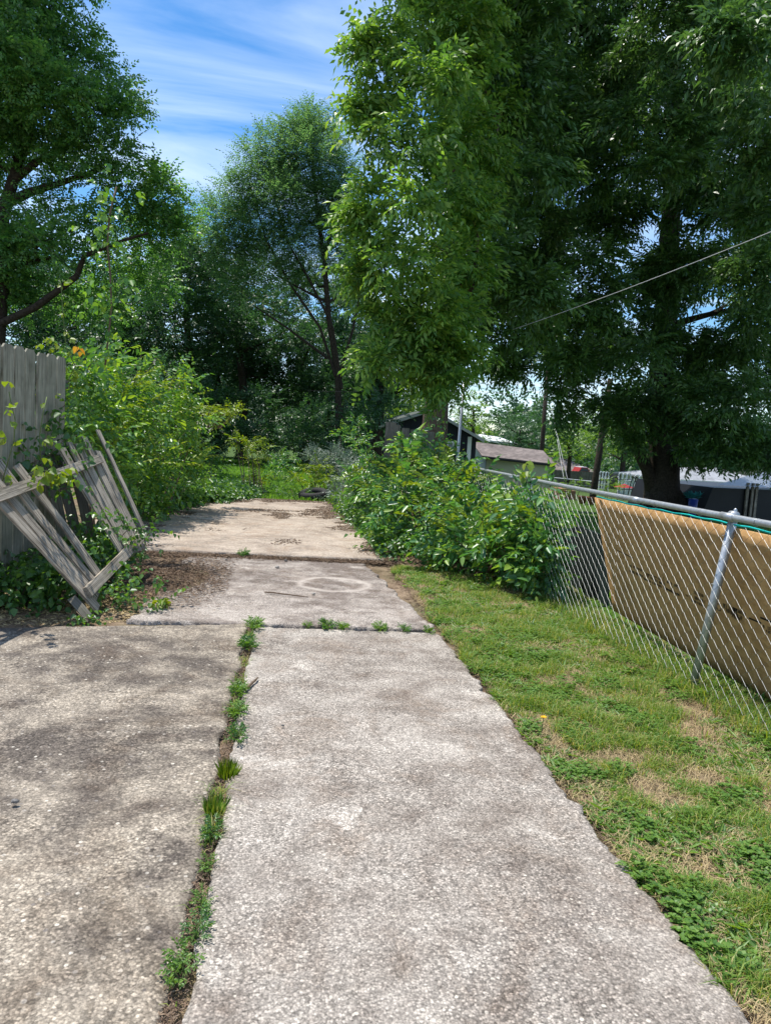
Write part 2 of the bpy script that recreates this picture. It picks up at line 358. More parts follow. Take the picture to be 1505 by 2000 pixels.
MAT['crown_thin'] = leafmat('small grey green leaves', [(0.08, 0.178, 0.092), (0.12, 0.232, 0.103), (0.18, 0.294, 0.114)], 0.5, (1.4, 1.5, 0.8))
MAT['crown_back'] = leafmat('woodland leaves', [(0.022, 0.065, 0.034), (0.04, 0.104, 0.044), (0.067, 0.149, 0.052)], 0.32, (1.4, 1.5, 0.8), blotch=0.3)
MAT['crown_bright'] = leafmat('bright leaves', [(0.075, 0.163, 0.031), (0.125, 0.237, 0.037), (0.175, 0.288, 0.05)], 0.4, (1.8, 1.7, 0.5))
MAT['bush'] = leafmat('shrub leaves', [(0.048, 0.148, 0.062), (0.076, 0.2, 0.062), (0.117, 0.251, 0.062), (0.246, 0.354, 0.053)], 0.33, (1.7, 1.75, 0.6), 0.36, 0.55)
MAT['bush_left'] = leafmat('yellow green shrub leaves', [(0.042, 0.127, 0.043), (0.075, 0.198, 0.048), (0.136, 0.285, 0.051), (0.233, 0.364, 0.051)], 0.34, (2.0, 1.8, 0.45), 0.38, 0.55)
MAT['new_leaf'] = leafmat('young yellow green leaves', [(0.111, 0.202, 0.02), (0.17, 0.258, 0.025), (0.221, 0.276, 0.03)], 0.4, (1.6, 1.5, 0.4))
MAT['silver'] = leafmat('silvery leaves', [(0.099, 0.143, 0.11), (0.165, 0.209, 0.165), (0.242, 0.297, 0.242)], 0.2, (1, 1.2, 0.8))
MAT['vine'] = leafmat('vine leaves', [(0.039, 0.111, 0.039), (0.065, 0.156, 0.039), (0.117, 0.221, 0.039)], 0.35, (2.0, 1.9, 0.5), 0.38, 0.5)

# ------------------------------------------------------------------ leaves
def leaf(base, d, nrm, L, w, hexa, curl=0.0):
    d = d / np.linalg.norm(d); s = np.cross(d, nrm); s /= (np.linalg.norm(s) + 1e-9); n = np.cross(s, d)
    if not hexa:
        V = [base, base + d * L * .42 + s * w / 2 + n * w * .22, base + d * L - n * L * curl, base + d * L * .42 - s * w / 2 + n * w * .22]
        return V, [(0, 1, 2, 3)]
    V = [base, base + d * L * .28 + s * w * .46 + n * w * .16, base + d * L * .62 + s * w * .40 + n * (w * .13 - L * curl * .4), base + d * L - n * L * curl,
         base + d * L * .62 - s * w * .40 + n * (w * .13 - L * curl * .4), base + d * L * .28 - s * w * .46 + n * w * .16]
    return V, [(0, 1, 2, 3), (0, 3, 4, 5)]
def twig(rg, n, L, lL, lw, droop=0.3, hexa=False, spread=55, curl=0.15, leafdroop=0.2):
    V = []; Q = []; c = 0
    bend = rg.uniform(-.25, .25)
    for i in range(n):
        t = (i + 1) / n; p = np.array([bend * t * t * L, t * L, -droop * t * t * L])
        ax = np.array([2 * bend * t, 1, -2 * droop * t]); ax /= np.linalg.norm(ax)
        if i == n - 1: dirn = ax + np.array([0, 0, -leafdroop])
        else:
            side = 1 if i % 2 else -1; a = math.radians(spread + rg.uniform(-15, 15))
            dirn = ax * math.cos(a) + np.array([side * math.sin(a), 0, rg.uniform(-.1, .25) - leafdroop])
        nr = np.array([rg.uniform(-.45, .45), rg.uniform(-.45, .45), 1.0])
        k = rg.uniform(.7, 1.15) * (0.75 + 0.25 * math.sin(math.pi * t))
        v, q = leaf(p, dirn, nr, lL * k, lw * k, hexa, curl)
        V += v; Q += [tuple(x + c for x in y) for y in q]; c += len(v)
    return np.array(V), np.array(Q)
def pinnate(rg, n, L, lL, lw, droop=.5, hexa=False):
    # several hanging compound leaves on one shoot tip
    V = []; Q = []; c = 0
    for j in range(3):
        az = rg.uniform(-1.2, 1.2); dirc = np.array([math.sin(az), math.cos(az), rg.uniform(-.1, .35)])
        sidev = np.array([math.cos(az), -math.sin(az), 0])
        for i in range(n):
            t = (i + 1) / n; p = dirc * L * t + np.array([0, 0, -droop * t * t * L])
            sd_ = (1 if i % 2 else -1) if i < n - 1 else 0
            dirn = dirc * .6 + sidev * sd_ * .9 + np.array([0, 0, -.55 - .7 * droop * t]) + rg.uniform(-.2, .2, 3)
            v, q = leaf(p, dirn, np.array([rg.uniform(-.6, .6), rg.uniform(-.6, .6), 1.]), lL * rg.uniform(.75, 1.15), lw, hexa, .12)
            V += v; Q += [tuple(x + c for x in y) for y in q]; c += len(v)
    return np.array(V), np.array(Q)
def frames(axis, rg, roll=0.5):
    y = axis / (np.linalg.norm(axis, axis=1, keepdims=True) + 1e-9)
    up = np.tile([0, 0, 1.], (len(y), 1)) + rg.normal(0, roll, (len(y), 3))
    z = up - y * (up * y).sum(1, keepdims=True); z /= (np.linalg.norm(z, axis=1, keepdims=True) + 1e-9)
    x = np.cross(y, z); return np.stack([x, y, z], axis=2)
def scatter(templates, P, A, Sc, rg, roll=0.5):
    Rm = frames(A, rg, roll); idx = rg.integers(0, len(templates), len(P)); VV = []; QQ = []; off = 0
    for k, (V, Q) in enumerate(templates):
        s = idx == k; n = s.sum()
        if not n: continue
        W_ = np.einsum('nij,vj->nvi', Rm[s], V) * Sc[s][:, None, None] + P[s][:, None, :]
        VV.append(W_.reshape(-1, 3)); q = Q[None] + (np.arange(n) * len(V))[:, None, None] + off; QQ.append(q.reshape(-1, Q.shape[1])); off += n * len(V)
    return np.concatenate(VV), np.concatenate(QQ)
def unit(n, rg):
    u = rg.normal(0, 1, (n, 3)); return u / np.linalg.norm(u, axis=1, keepdims=True)
def blob_points(clumps, rg, dens, sub=9, subr=0.42, flat=0.8, shell=0.75):
    """clumps: (centre, r). leafy sub-clumps sit on each clump, gaps stay between them"""
    P = []; A = []
    for c, r in clumps:
        k = max(3, int(sub * rg.uniform(.8, 1.2)))
        u = unit(k, rg); cc = c + u * np.array([1, 1, flat]) * r * (shell * rg.uniform(.45, 1.0, (k, 1)))
        cc = np.vstack([cc, [c]])
        for q in cc:
            rr = r * subr * rg.uniform(.7, 1.25); n = max(3, int(dens * rr * rr * 4))
            v = unit(n, rg); v[:, 2] = np.where(rg.random(n) < .5, np.abs(v[:, 2]), v[:, 2])
            p = q + v * np.array([1, 1, .75]) * rr * (rg.random((n, 1)) ** .4)
            out = (p - c) / r
            P.append(p); A.append(v * .8 + out * .7 + np.array([0, 0, .15]))
    return np.concatenate(P), np.concatenate(A)
def C(px, py, rpx, d): return (D(px, py, d), rpx * d / F)

def bez(a, b, rg, n=6, sag=0.15, jit=0.06):
    a = np.array(a, float); b = np.array(b, float); L = np.linalg.norm(b - a); out = []
    mid = (a + b) / 2 + np.array([0, 0, sag * L]) + rg.normal(0, jit * L, 3)
    for i in range(n + 1):
        t = i / n; out.append((1 - t) ** 2 * a + 2 * t * (1 - t) * mid + t * t * b)
    return out
def limbs(mb, trunk, trad, clumps, rg, rl=0.35, n=6, twigs=4, lo=0.25):
    # every clump is fed from the nearest limb already grown, so limbs fork outwards
    nodes = []; T = len(trunk) - 1; z0 = trunk[0][2]; zt = trunk[-1][2]
    for i in range(T):
        for f in np.linspace(0, 1, 5)[:-1]:
            p = np.array(trunk[i]) * (1 - f) + np.array(trunk[i + 1]) * f
            if p[2] > z0 + (zt - z0) * lo * .6: nodes.append((p, trad[i] * (1 - f) + trad[i + 1] * f))
    axis = np.array([p for p, _ in nodes])
    order = sorted(clumps, key=lambda q: np.min(np.linalg.norm(axis - q[0], axis=1)))
    for c, r in order:
        NP_ = np.array([p for p, _ in nodes]); dd = np.linalg.norm(NP_ - c, axis=1); rise = c[2] - NP_[:, 2]
        cost = dd + np.clip(dd * .35 - rise, 0, None) * 1.1; cost = np.where(dd < r * .5, cost + 5, cost); j = int(np.argmin(cost)); a, ra = nodes[j]; L = dd[j]
        pts = bez(a, c, rg, 6, 0.05, 0.07); r0 = min(ra * .62, .02 + rl * .11 * (L + r)); rr = list(np.linspace(r0, r0 * .4, 7)); mb.tube(pts, rr, n, False)
        for k in range(2, 7): nodes.append((pts[k], rr[k]))
        for _ in range(twigs):
            u = unit(1, rg)[0]; u[2] = abs(u[2]) * .6; s = pts[rg.integers(3, 7)]
            mb.tube(bez(s, c + u * r * .8, rg, 3, .05, .08), list(np.linspace(r0 * .32, r0 * .1, 4)), max(3, n - 3), False)
def tree(name, label, group, trunk, trad, clumps, mat, bark, temps, dens, seed, scale=(.8, 1.2), sub=9, subr=.42, sides=7, extra=None, twigs=4, lo=.25, flat=.8, cat='tree', rl=.35):
    rg = np.random.default_rng(seed)
    root = empty(name, Vector(trunk[0]), label, cat, group)
    mb = MB(); mb.tube(trunk, trad, max(8, sides + 3), False)
    b0 = np.array(trunk[0]); 
    for k in range(5):   # root flare
        a = k * 1.257 + rg.random(); mb.tube([b0 + np.array([math.cos(a) * trad[0] * .5, math.sin(a) * trad[0] * .5, trad[0] * 1.1]), b0 + np.array([math.cos(a) * trad[0] * 1.45, math.sin(a) * trad[0] * 1.45, -.08])], [trad[0] * .5, trad[0] * .28], 6, False)
    limbs(mb, trunk, trad, clumps, rg, rl, sides, twigs, lo)
    if extra: extra(mb)
    mb.build('trunk', bark, root, True)
    P, A = blob_points(clumps, rg, dens, sub, subr, flat)
    Sc = rg.uniform(scale[0], scale[1], len(P)); V, Q = scatter(temps, P, A, Sc, rg)
    quads('crown', V, Q, mat, root)
    return root, len(Q)

# ------------------------------------------------------------------ ground sheet
def graded(lo, hi, dlo, dhi, step, grow=1.18):
    a = list(np.arange(dlo, dhi + 1e-6, step)); s = step; x = dhi
    while x < hi: s *= grow; x += s; a.append(x)
    s = step; x = dlo; pre = []
    while x > lo: s *= grow; x -= s; pre.append(x)
    return np.array(pre[::-1] + a)
gx = graded(-400, 400, -3.2, 5.2, 0.07); gy = graded(-30, 700, 1.0, 11.5, 0.07)
X, Y = np.meshgrid(gx, gy)
def vnoise(x, y, s, seed=0):
    # cheap smooth value noise on arrays
    r = np.random.default_rng(seed).random((64, 64)); x = x / s; y = y / s
    xi = np.floor(x).astype(int); yi = np.floor(y).astype(int); fx = x - xi; fy = y - yi; fx = fx * fx * (3 - 2 * fx); fy = fy * fy * (3 - 2 * fy)
    g = lambda a, b: r[a % 64, b % 64]
    return (g(xi, yi) * (1 - fx) + g(xi + 1, yi) * fx) * (1 - fy) + (g(xi, yi + 1) * (1 - fx) + g(xi + 1, yi + 1) * fx) * fy
def soil_z(x, y):
    x = np.asarray(x, float); y = np.asarray(y, float)
    z = ground_z(x, y) - 0.028 + (vnoise(x, y, .5, 1) - .5) * .03 + (vnoise(x, y, .12, 2) - .5) * .012
    inner = (x > -4.2) & (x < 1.42) & (y > 0) & (y < 18.2)
    z = np.where(inner & ~((x < -1.0) & (y > 6.35) & (y < 9.6)), z - 0.015, z)
    z = z + np.clip((x - 1.5) / 1.2, 0, 1) * .02 * (x < 3.4)
    mound = np.exp(-(((x + 1.15) / .55) ** 2 + ((y - 8.0) / .8) ** 2)) * .09     # heap of rotted debris
    return z + mound + np.clip((-x - 2.2) / 2, 0, 1) * .06 * (y < 25)
Z = soil_z(X, Y); ny, nx = X.shape
V = np.stack([X.ravel(), Y.ravel(), Z.ravel()], 1); I = np.arange(nx * ny).reshape(ny, nx)
Q = np.stack([I[:-1, :-1], I[:-1, 1:], I[1:, 1:], I[1:, :-1]], -1).reshape(-1, 4)
tag(quads('ground', V, Q, MAT['ground'], smooth=True), kind='structure', label='bare soil and turf of the back yard around the concrete')

# ------------------------------------------------------------------ concrete slabs
def slab(name, label, corners, top, mat, seed, nu, nv, rough=(.012, .012, .012, .012), bow=(0, 0, 0, 0), tilt=(0, 0)):
    """corners: near-left, near-right, far-right, far-left; sides: near, right, far, left"""
    rg = np.random.default_rng(seed); c = [np.array(q, float) for q in corners]
    def edge(n, amp, s): 
        t = np.arange(n + 1.); e = (vnoise(t, t * 0, 9, s) - .5) * 2 + (vnoise(t, t * 0, 3, s + 1) - .5) * .9 + (vnoise(t, t * 0, 1.3, s + 2) - .5) * .5
        chip = np.where(vnoise(t, t * 0, 4, s + 3) > .83, .9, 0); return (e + chip) * amp
    u = np.linspace(0, 1, nu + 1); v = np.linspace(0, 1, nv + 1); UU, VV = np.meshgrid(u, v)
    B = ((1 - UU) * (1 - VV))[..., None] * c[0] + (UU * (1 - VV))[..., None] * c[1] + (UU * VV)[..., None] * c[2] + ((1 - UU) * VV)[..., None] * c[3]
    en, er, ef, el = edge(nu, rough[0], seed), edge(nv, rough[1], seed + 10), edge(nu, rough[2], seed + 20), edge(nv, rough[3], seed + 30)
    w = lambda q: np.clip(1 - q * 14, 0, 1)
    B[..., 1] += w(VV) * en[None, :] - w(1 - VV) * ef[None, :]
    B[..., 0] += w(UU) * el[:, None] - w(1 - UU) * er[:, None]
    z = top + tilt[0] * UU + tilt[1] * VV + (vnoise(B[..., 0], B[..., 1], .6, seed) - .5) * .008 + (vnoise(B[..., 0], B[..., 1], .09, seed + 5) - .5) * .003
    dmin = np.minimum(np.minimum(UU * (c[1][0] - c[0][0]), (1 - UU) * (c[1][0] - c[0][0])), np.minimum(VV, 1 - VV) * (c[3][1] - c[0][1]))
    z = z - np.clip(1 - dmin / .02, 0, 1) * .008
    V = [np.stack([B[..., 0], B[..., 1], z], -1).reshape(-1, 3)]
    I = np.arange((nu + 1) * (nv + 1)).reshape(nv + 1, nu + 1)
    Q = [np.stack([I[:-1, :-1], I[:-1, 1:], I[1:, 1:], I[1:, :-1]], -1).reshape(-1, 4)]
    loop = np.concatenate([I[0, :], I[1:, -1], I[-1, -2::-1], I[-2:0:-1, 0]]); off = I.size
    low = V[0][loop].copy(); low[:, 2] = top - .11; V.append(low); n = len(loop); k = np.arange(n)
    Q.append(np.stack([loop, off + k, off + (k + 1) % n, loop[(k + 1) % n]], -1))
    o = quads(name, np.concatenate(V), np.concatenate(Q), mat, smooth=False)
    return tag(o, label, kind='structure')
slab('concrete_path', 'pale speckled concrete strip in the right foreground beside the grass', [(-.205, .3), (1.41, .3), (1.405, 5.96), (-.17, 6.02)], 0.002, MAT['slab_right'], 3, 110, 300, (.0, .022, .018, .012))
slab('concrete_patio', 'brown speckled concrete slab in the left foreground', [(-4.6, .3), (-.262, .3), (-.222, 6.13), (-4.6, 5.45)], -0.002, MAT['slab_left'], 4, 150, 200, (.0, .016, .02, .02))
slab('concrete_slab', 'worn brownish concrete slab with a pale ring mark in the middle distance', [(-1.2, 6.13), (1.40, 6.05), (1.12, 9.3), (-1.15, 9.45)], 0.003, MAT['slab_mid'], 5, 130, 150, (.014, .03, .03, .05))
slab('concrete_pad', 'far pinkish concrete pad scattered with dead leaves', [(-2.9, 9.66), (1.42, 9.52), (1.15, 17.9), (-3.2, 18.1)], 0.035, MAT['pad'], 6, 110, 170, (.014, .03, .03, .03))

# ------------------------------------------------------------------ lawn, weeds and litter (nobody could count them)
def in_lawn(x, y):
    near = (x > 1.43 + (vnoise(y, y * 0, .25, 7) - .5) * .07) & (x < 6.5) & (y > 1.3) & (y < 9.4)
    return near
def blades(name, P, h, w, mat, seed, lean=.45, label=None, hv=0.0):
    rg = np.random.default_rng(seed); n = len(P); h = h * (1 + hv * (vnoise(P[:, 0], P[:, 1], .16, 90) - .5) * 2) if hv else np.full(n, h); az = rg.uniform(0, 2 * np.pi, n); dirv = np.stack([np.cos(az), np.sin(az), np.zeros(n)], 1)
    side = np.stack([-np.sin(az + rg.uniform(-.8, .8, n)), np.cos(az), np.zeros(n)], 1); hh = (h * rg.uniform(.45, 1.3, n))[:, None]; ww = (w * rg.uniform(.6, 1.3, n))[:, None]
    ln = rg.uniform(.1, 1.0, n)[:, None] * lean * 2; up = np.array([[0, 0, 1.]])
    a = P - side * ww / 2; b = P + side * ww / 2; m1 = P + dirv * hh * ln * .35 + up * hh * .6; t = P + dirv * hh * ln + up * hh * (1 - .35 * ln)
    V = np.stack([a, b, m1 + side * ww * .4, t, m1 - side * ww * .4], 1).reshape(-1, 3); i = np.arange(n)[:, None] * 5
    # a five sided blade in one quad plus a triangle folded into quads
    Q = np.concatenate([i + np.array([[0, 1, 2, 4]])], 0); T = i + np.array([[4, 2, 3]])
    me = bpy.data.meshes.new(name); me.vertices.add(len(V)); me.vertices.foreach_set('co', V.astype(np.float32).ravel())
    L = np.concatenate([Q.ravel(), T.ravel()]).astype(np.int32); me.loops.add(len(L)); me.loops.foreach_set('vertex_index', L)
    me.polygons.add(2 * n); me.polygons.foreach_set('loop_start', np.concatenate([np.arange(n) * 4, 4 * n + np.arange(n) * 3]).astype(np.int32))
    me.polygons.foreach_set('loop_total', np.concatenate([np.full(n, 4), np.full(n, 3)]).astype(np.int32)); me.update(calc_edges=True)
    return tag(link(name, me, mat), label, kind='stuff')
def spread(n, x0, x1, y0, y1, rg, mask, off=0.0):
    x = rg.uniform(x0, x1, n); u = rg.random(n); y = y0 * (y1 / y0) ** u if y0 > 0.9 else rg.uniform(y0, y1, n); k = mask(x, y, rg); x = x[k]; y = y[k]
    return np.stack([x, y, soil_z(x, y) + off], 1)
dry = lambda x, y: vnoise(x, y, .55, 21) * .42 + vnoise(x, y, .17, 22) * .36 + vnoise(x, y, .07, 23) * .22 + .22 * np.exp(-(((x - 2.75) / .45) ** 2 + ((y - 4.0) / .7) ** 2)) + .12 * np.exp(-((x - 1.5) / .15) ** 2)
def m_green(x, y, rg): return in_lawn(x, y) & (dry(x, y) + rg.normal(0, .05, len(x)) < .52)
def m_straw(x, y, rg): return in_lawn(x, y) & (dry(x, y) + rg.normal(0, .07, len(x)) > .49) & (x < 3.3)
r1 = np.random.default_rng(31)
blades('grass', spread(210000, 1.4, 3.4, 1.45, 9.3, r1, m_green), .055, .0042, MAT['blade'], 32, .75, 'patchy green grass between the concrete path and the chain link fence', .75)
blades('dry_grass', spread(90000, 1.4, 3.3, 1.45, 9.3, r1, m_straw), .045, .003, MAT['straw'], 33, 1.3, 'dead straw coloured grass in patches beside the path')
def m_yard(x, y, rg): return (x > 2.9 + 0 * y) & ~((y > 26) & (x < 12)) & (x < 3 + y * .75)
blades('yard_grass', spread(90000, 2.9, 22, 2.6, 36, r1, m_yard), .075, .016, MAT['blade_far'], 34, .6, 'mown grass of the neighbouring yard behind the chain link fence')
def m_far(x, y, rg): return (x > -y * .42) & (x < 1.8) & (y > 18.1)
blades('far_lawn', spread(90000, -9, 1.8, 18.0, 46, r1, m_far), .16, .02, MAT['blade_far'], 35, .6, 'bright tall grass beyond the far end of the concrete pad')
# broad leaved weeds among the grass
r2 = np.random.default_rng(41)
rosT = []
for _ in range(6):
    V_ = []; Q_ = []; c_ = 0; nn_ = r2.integers(8, 14)
    for i in range(nn_):
        a = i * 2.4 + r2.uniform(-.3, .3); d_ = np.array([math.cos(a), math.sin(a), r2.uniform(.25, .9)])
        v, q = leaf(np.zeros(3), d_, np.array([0, 0, 1.]), r2.uniform(.045, .09), r2.uniform(.012, .02), True, .3); V_ += v; Q_ += [tuple(k + c_ for k in w) for w in q]; c_ += 6
    rosT.append((np.array(V_), np.array(Q_)))
clovT = []
for _ in range(6):
    V_ = []; Q_ = []; c_ = 0
    for i in range(22):
        a = r2.uniform(0, 6.28); rr = r2.uniform(0, .05); b_ = np.array([math.cos(a) * rr, math.sin(a) * rr, r2.uniform(.005, .045)])
        for j in range(3):
            aa = a + j * 2.1; v, q = leaf(b_, np.array([math.cos(aa), math.sin(aa), .25]), np.array([0, 0, 1.]), .014, .012, False); V_ += v; Q_ += [tuple(k + c_ for k in w) for w in q]; c_ += 4
    clovT.append((np.array(V_), np.array(Q_)))
P = spread(6000, 1.45, 3.3, 1.5, 9, r2, lambda x, y, g: in_lawn(x, y) & (vnoise(x, y, .35, 51) + g.normal(0, .08, len(x)) > .5))
A = np.tile([0, 1., 0], (len(P), 1)) + r2.normal(0, .6, (len(P), 3)) * [1, 1, .15]
V, Q = scatter(rosT, P, A, r2.uniform(.45, 1.2, len(P)), r2, .12)
tag(quads('lawn_weeds', V, Q, MAT['weed']), 'broad leaved rosettes mixed into the patchy grass', kind='stuff')
P = spread(6500, 1.42, 3.5, 1.5, 9.2, r2, lambda x, y, g: in_lawn(x, y) & (vnoise(x, y, .28, 52) * .6 + vnoise(x, y, .1, 53) * .4 + g.normal(0, .05, len(x)) + .04 * (y < 3.2) > .57))
A = np.tile([0, 1., 0], (len(P), 1)) + r2.normal(0, .6, (len(P), 3)) * [1, 1, .1]
V, Q = scatter(clovT, P, A, r2.uniform(.6, 1.3, len(P)), r2, .1)
tag(quads('clover', V, Q, MAT['weed']), 'small leaved clover spreading through the grass', kind='stuff')
ncr = 2600; t_ = r2.random(ncr); yy_ = 1.25 + 4.8 * t_; k_ = vnoise(yy_, yy_ * 0, .22, 57) + r2.normal(0, .08, ncr) > .52; Pc = np.stack([-.24 + .045 * t_ + r2.normal(0, .02, ncr), yy_, np.full(ncr, -.02)], 1)[k_]
blades('crack_grass', Pc, .05, .0035, MAT['blade'], 44, .9, 'thin grass coming up along the long joint between the front slabs', .6)
# taller growth along the foot of the fence
P = np.concatenate([spread(9000, 2.78, 3.15, 2.2, 9, r2, lambda x, y, g: g.random(len(x)) < .9)])
blades('fence_grass', P, .13, .005, MAT['blade'], 43, .7, 'longer grass growing along the foot of the chain link fence')
# litter
def litter(name, P, label, seed, L=.03, w=.006, mat='litter', lift=.004):
    rg = np.random.default_rng(seed); T_ = []
    for _ in range(5):
        v, q = leaf(np.array([0, -L / 2, 0]), np.array([0, 1., 0]), np.array([rg.uniform(-.4, .4), 0, 1.]), L * rg.uniform(.5, 1.5), w * rg.uniform(.5, 1.6), True, rg.uniform(0, .2)); T_.append((np.array(v), np.array(q)))
    A = np.stack([rg.normal(0, 1, len(P)), rg.normal(0, 1, len(P)), rg.normal(0, .12, len(P))], 1); P = P + [0, 0, lift]
    V, Q = scatter(T_, P, A, rg.uniform(.5, 1.4, len(P)), rg, .25); return tag(quads(name, V, Q, MAT[mat]), label, kind='stuff')
r3 = np.random.default_rng(61)
def padlit(n):
    x = r3.uniform(-2.9, 1.4, n); y = r3.uniform(9.7, 18, n); s = vnoise(x * .8, y * .75, .8, 71) * .6 + vnoise(x, y * 1.1, .28, 72) * .4
    k = (s + .35 * np.clip((x - .6) / .8, 0, 1) + .3 * np.clip((y - 16.5), 0, 1) * .5 + r3.normal(0, .04, n) > .665); return np.stack([x[k], y[k], np.full(k.sum(), .037)], 1)
litter('pad_litter', padlit(60000), 'dead leaves and dark debris lying in drifts on the far pad', 62, .035, .012)
n = 26000; x = r3.uniform(-2.4, 1.6, n); y = r3.normal(9.48, .09, n) ; k = r3.random(n) < .5
litter('joint_litter', np.stack([x[k], y[k], np.full(k.sum(), -.005) + r3.uniform(0, .02, k.sum())], 1), 'strip of dead leaves in the gap before the far pad', 63, .035, .01)
n = 15000; x = r3.normal(-1.3, .42, n); y = r3.normal(7.95, .62, n); k = (x < -.5) & (y < 9.5) & (y > 6.4)
litter('debris_heap', np.stack([x[k], y[k], np.maximum(soil_z(x[k], y[k]), .012) + .004 + r3.uniform(0, .015, k.sum())], 1), 'rotted heap of twigs and dead leaves on the left edge of the worn slab', 64, .05, .008)
n = 4500; t_ = r3.random(n); x = -.242 + .045 * t_ + r3.normal(0, .02, n); y = 1.2 + 4.95 * t_; k = np.abs(x + .235) < .07
litter('crack_litter', np.stack([x[k], y[k], np.full(k.sum(), -.012)], 1), 'dry litter in the long joint between the two front slabs', 65, .024, .004, 'litter', .004)
n = 7000; x = 1.47 + r3.normal(0, .05, n); y = 1.4 * (9.5 / 1.4) ** r3.random(n)
litter('edge_litter', np.stack([x, y, soil_z(x, y)], 1), 'dead leaves along the right edge of the path', 66, .03, .006)
n = 16000; x = r3.uniform(-4.2, -.9, n); y = r3.uniform(5.4, 7.2, n); k = y > 6.28 + (x + .9) * .2
litter('fence_litter', np.stack([x[k], y[k], soil_z(x[k], y[k])], 1), 'dry leaves on the soil below the fallen fence panel', 67, .04, .012, 'straw')
n = 9000; x = r3.uniform(.9, 3.0, n); y = r3.uniform(8.4, 13, n); k = x > 1.42 - .0 * y
litter('bush_litter', np.stack([x[k], y[k], soil_z(x[k], y[k]) + .005], 1), 'dead leaves on the soil at the foot of the right shrub', 68, .04, .012)

# ------------------------------------------------------------------ weeds in the joints: each tuft a plant of its own
def tuft(px, py, label, kind, s, seed):
    p = G(px, py); rg = np.random.default_rng(seed)
    root = empty('joint_weed', Vector(p), label, 'weed', 'weeds growing in the slab joints')
    if kind == 'grass':
        V_ = []; Q_ = []; c_ = 0
        for i in range(230):
            a = rg.uniform(0, 6.28); r = rg.uniform(0, .04) * s; b = p + [math.cos(a) * r, math.sin(a) * r * 1.6, -.015]; d_ = np.array([math.cos(a), math.sin(a), 0]) * rg.uniform(.1, 1.3) + [0, 0, 1]
            v, q = leaf(b, d_, np.array([math.cos(a), math.sin(a), .3]), rg.uniform(.04, .11) * s, .0028, True, .3); V_ += v; Q_ += [tuple(k + c_ for k in w) for w in q]; c_ += 6
        quads('blades', V_, Q_, MAT['new_leaf'] if kind == 'grass' and seed % 2 else MAT['blade'], root)
    else:
        mb = MB(); T_ = [twig(rg, 6, .06, .032, .017, .2, True, 60, .2) for _ in range(4)]; n = int(62 * s); P_ = []; A_ = []
        for i in range(n):
            a = rg.uniform(0, 6.28); r = rg.uniform(0, .045) * s; h = rg.uniform(.0, .035) * s
            q_ = p + np.array([math.cos(a) * r, math.sin(a) * r * 3.4, h]); P_.append(q_); A_.append([math.cos(a), math.sin(a), rg.uniform(.2, 1.8)])
            mb.tube([p + [rg.uniform(-.02, .02), rg.uniform(-.05, .05), -.02], q_], [.002, .0015], 4, False)
        mb.build('stems', MAT['stem_green'], root)
        V, Q = scatter(T_, np.array(P_), np.array(A_), rg.uniform(.6, 1.1, n) * s, rg, .4); quads('leaves', V, Q, MAT['weed'] if seed % 3 else MAT['vine'], root)
tufts = [(497, 1224, 'leafy weed where the long joint meets the cross joint', 'leaf', .95), (484, 1262, 'dark bushy weed just below the crossing of the joints', 'leaf', .95),
 (466, 1352, 'low weed beside the short stick in the long joint', 'leaf', .8), (464, 1392, 'spreading low weed below the short stick in the joint', 'leaf', .75), (466, 1440, 'small round weed halfway along the long joint', 'leaf', .7),
 (446, 1512, 'light green grass tuft in the middle of the long joint', 'grass', .85), (420, 1582, 'yellow green grass tuft, the brightest in the long joint', 'grass', .8), (416, 1625, 'small leafy weed just below the yellow grass tuft', 'leaf', .62),
 (404, 1690, 'thin sparse weed in the lower joint', 'leaf', .42), (394, 1765, 'slim weed above the two lowest leafy weeds', 'leaf', .45), (386, 1820, 'leafy green weed second from the bottom of the joint', 'leaf', .55),
 (356, 1895, 'dense green weed lowest in the long joint', 'leaf', .62), (600, 1222, 'tiny weed at the left end of the cross joint', 'leaf', .5), (638, 1224, 'green weed left of centre in the cross joint', 'leaf', .85),
 (668, 1226, 'longer green weed in the middle of the cross joint', 'leaf', .7), (742, 1229, 'weed right of centre in the cross joint', 'leaf', .75), (790, 1231, 'weed near the right end of the cross joint', 'leaf', .65), (836, 1234, 'last small weed at the right corner of the path', 'leaf', .6)]
for i, (a, b, l_, k_, s_) in enumerate(tufts): tuft(a, b, l_, k_, s_, 200 + i)
tuft(475, 1085, 'single upright weed in the gap before the far pad', 'leaf', 1.0, 231)
# twigs, stones, dandelion
def stick(p, q, r, label, seed):
    rg = np.random.default_rng(seed); a = G(*p); b = G(*q); a[2] = b[2] = r + .012; pts = [a + (b - a) * t + np.array([0, 0, 0 if t in (0, 1) else rg.uniform(0, .006)]) + rg.normal(0, .004, 3) * [1, 1, 0] for t in np.linspace(0, 1, 6)]
    m = MB(); m.tube(pts, [r * k for k in (1, 1.05, .95, .9, .8, .6)], 7); o = m.build('stick', MAT['twig'], None, True); tag(o, label, 'stick', 'sticks lying on the concrete')
stick((516, 1160), (602, 1170), .007, 'long thin dark stick on the worn middle slab', 1)
stick((478, 1352), (504, 1330), .009, 'short thick stick lying across the long joint', 2)
stick((352, 1036), (388, 1040), .008, 'thin stick on the left of the far pad', 3)
stick((488, 1025), (515, 1026), .007, 'short stick near the middle of the far pad', 4)
stick((418, 1118), (442, 1112), .008, 'stick at the edge of the debris heap', 5)
def stone(px, py, r, label, seed, mat):
    p = G(px, py); rg = np.random.default_rng(seed); m = MB(); m.ball((p[0], p[1], .012 + r * .45), r, 9, 6, (1, .8, .55), .35, rg); tag(m.build('stone', mat, None, False), label, 'stone', 'loose stones on the concrete')
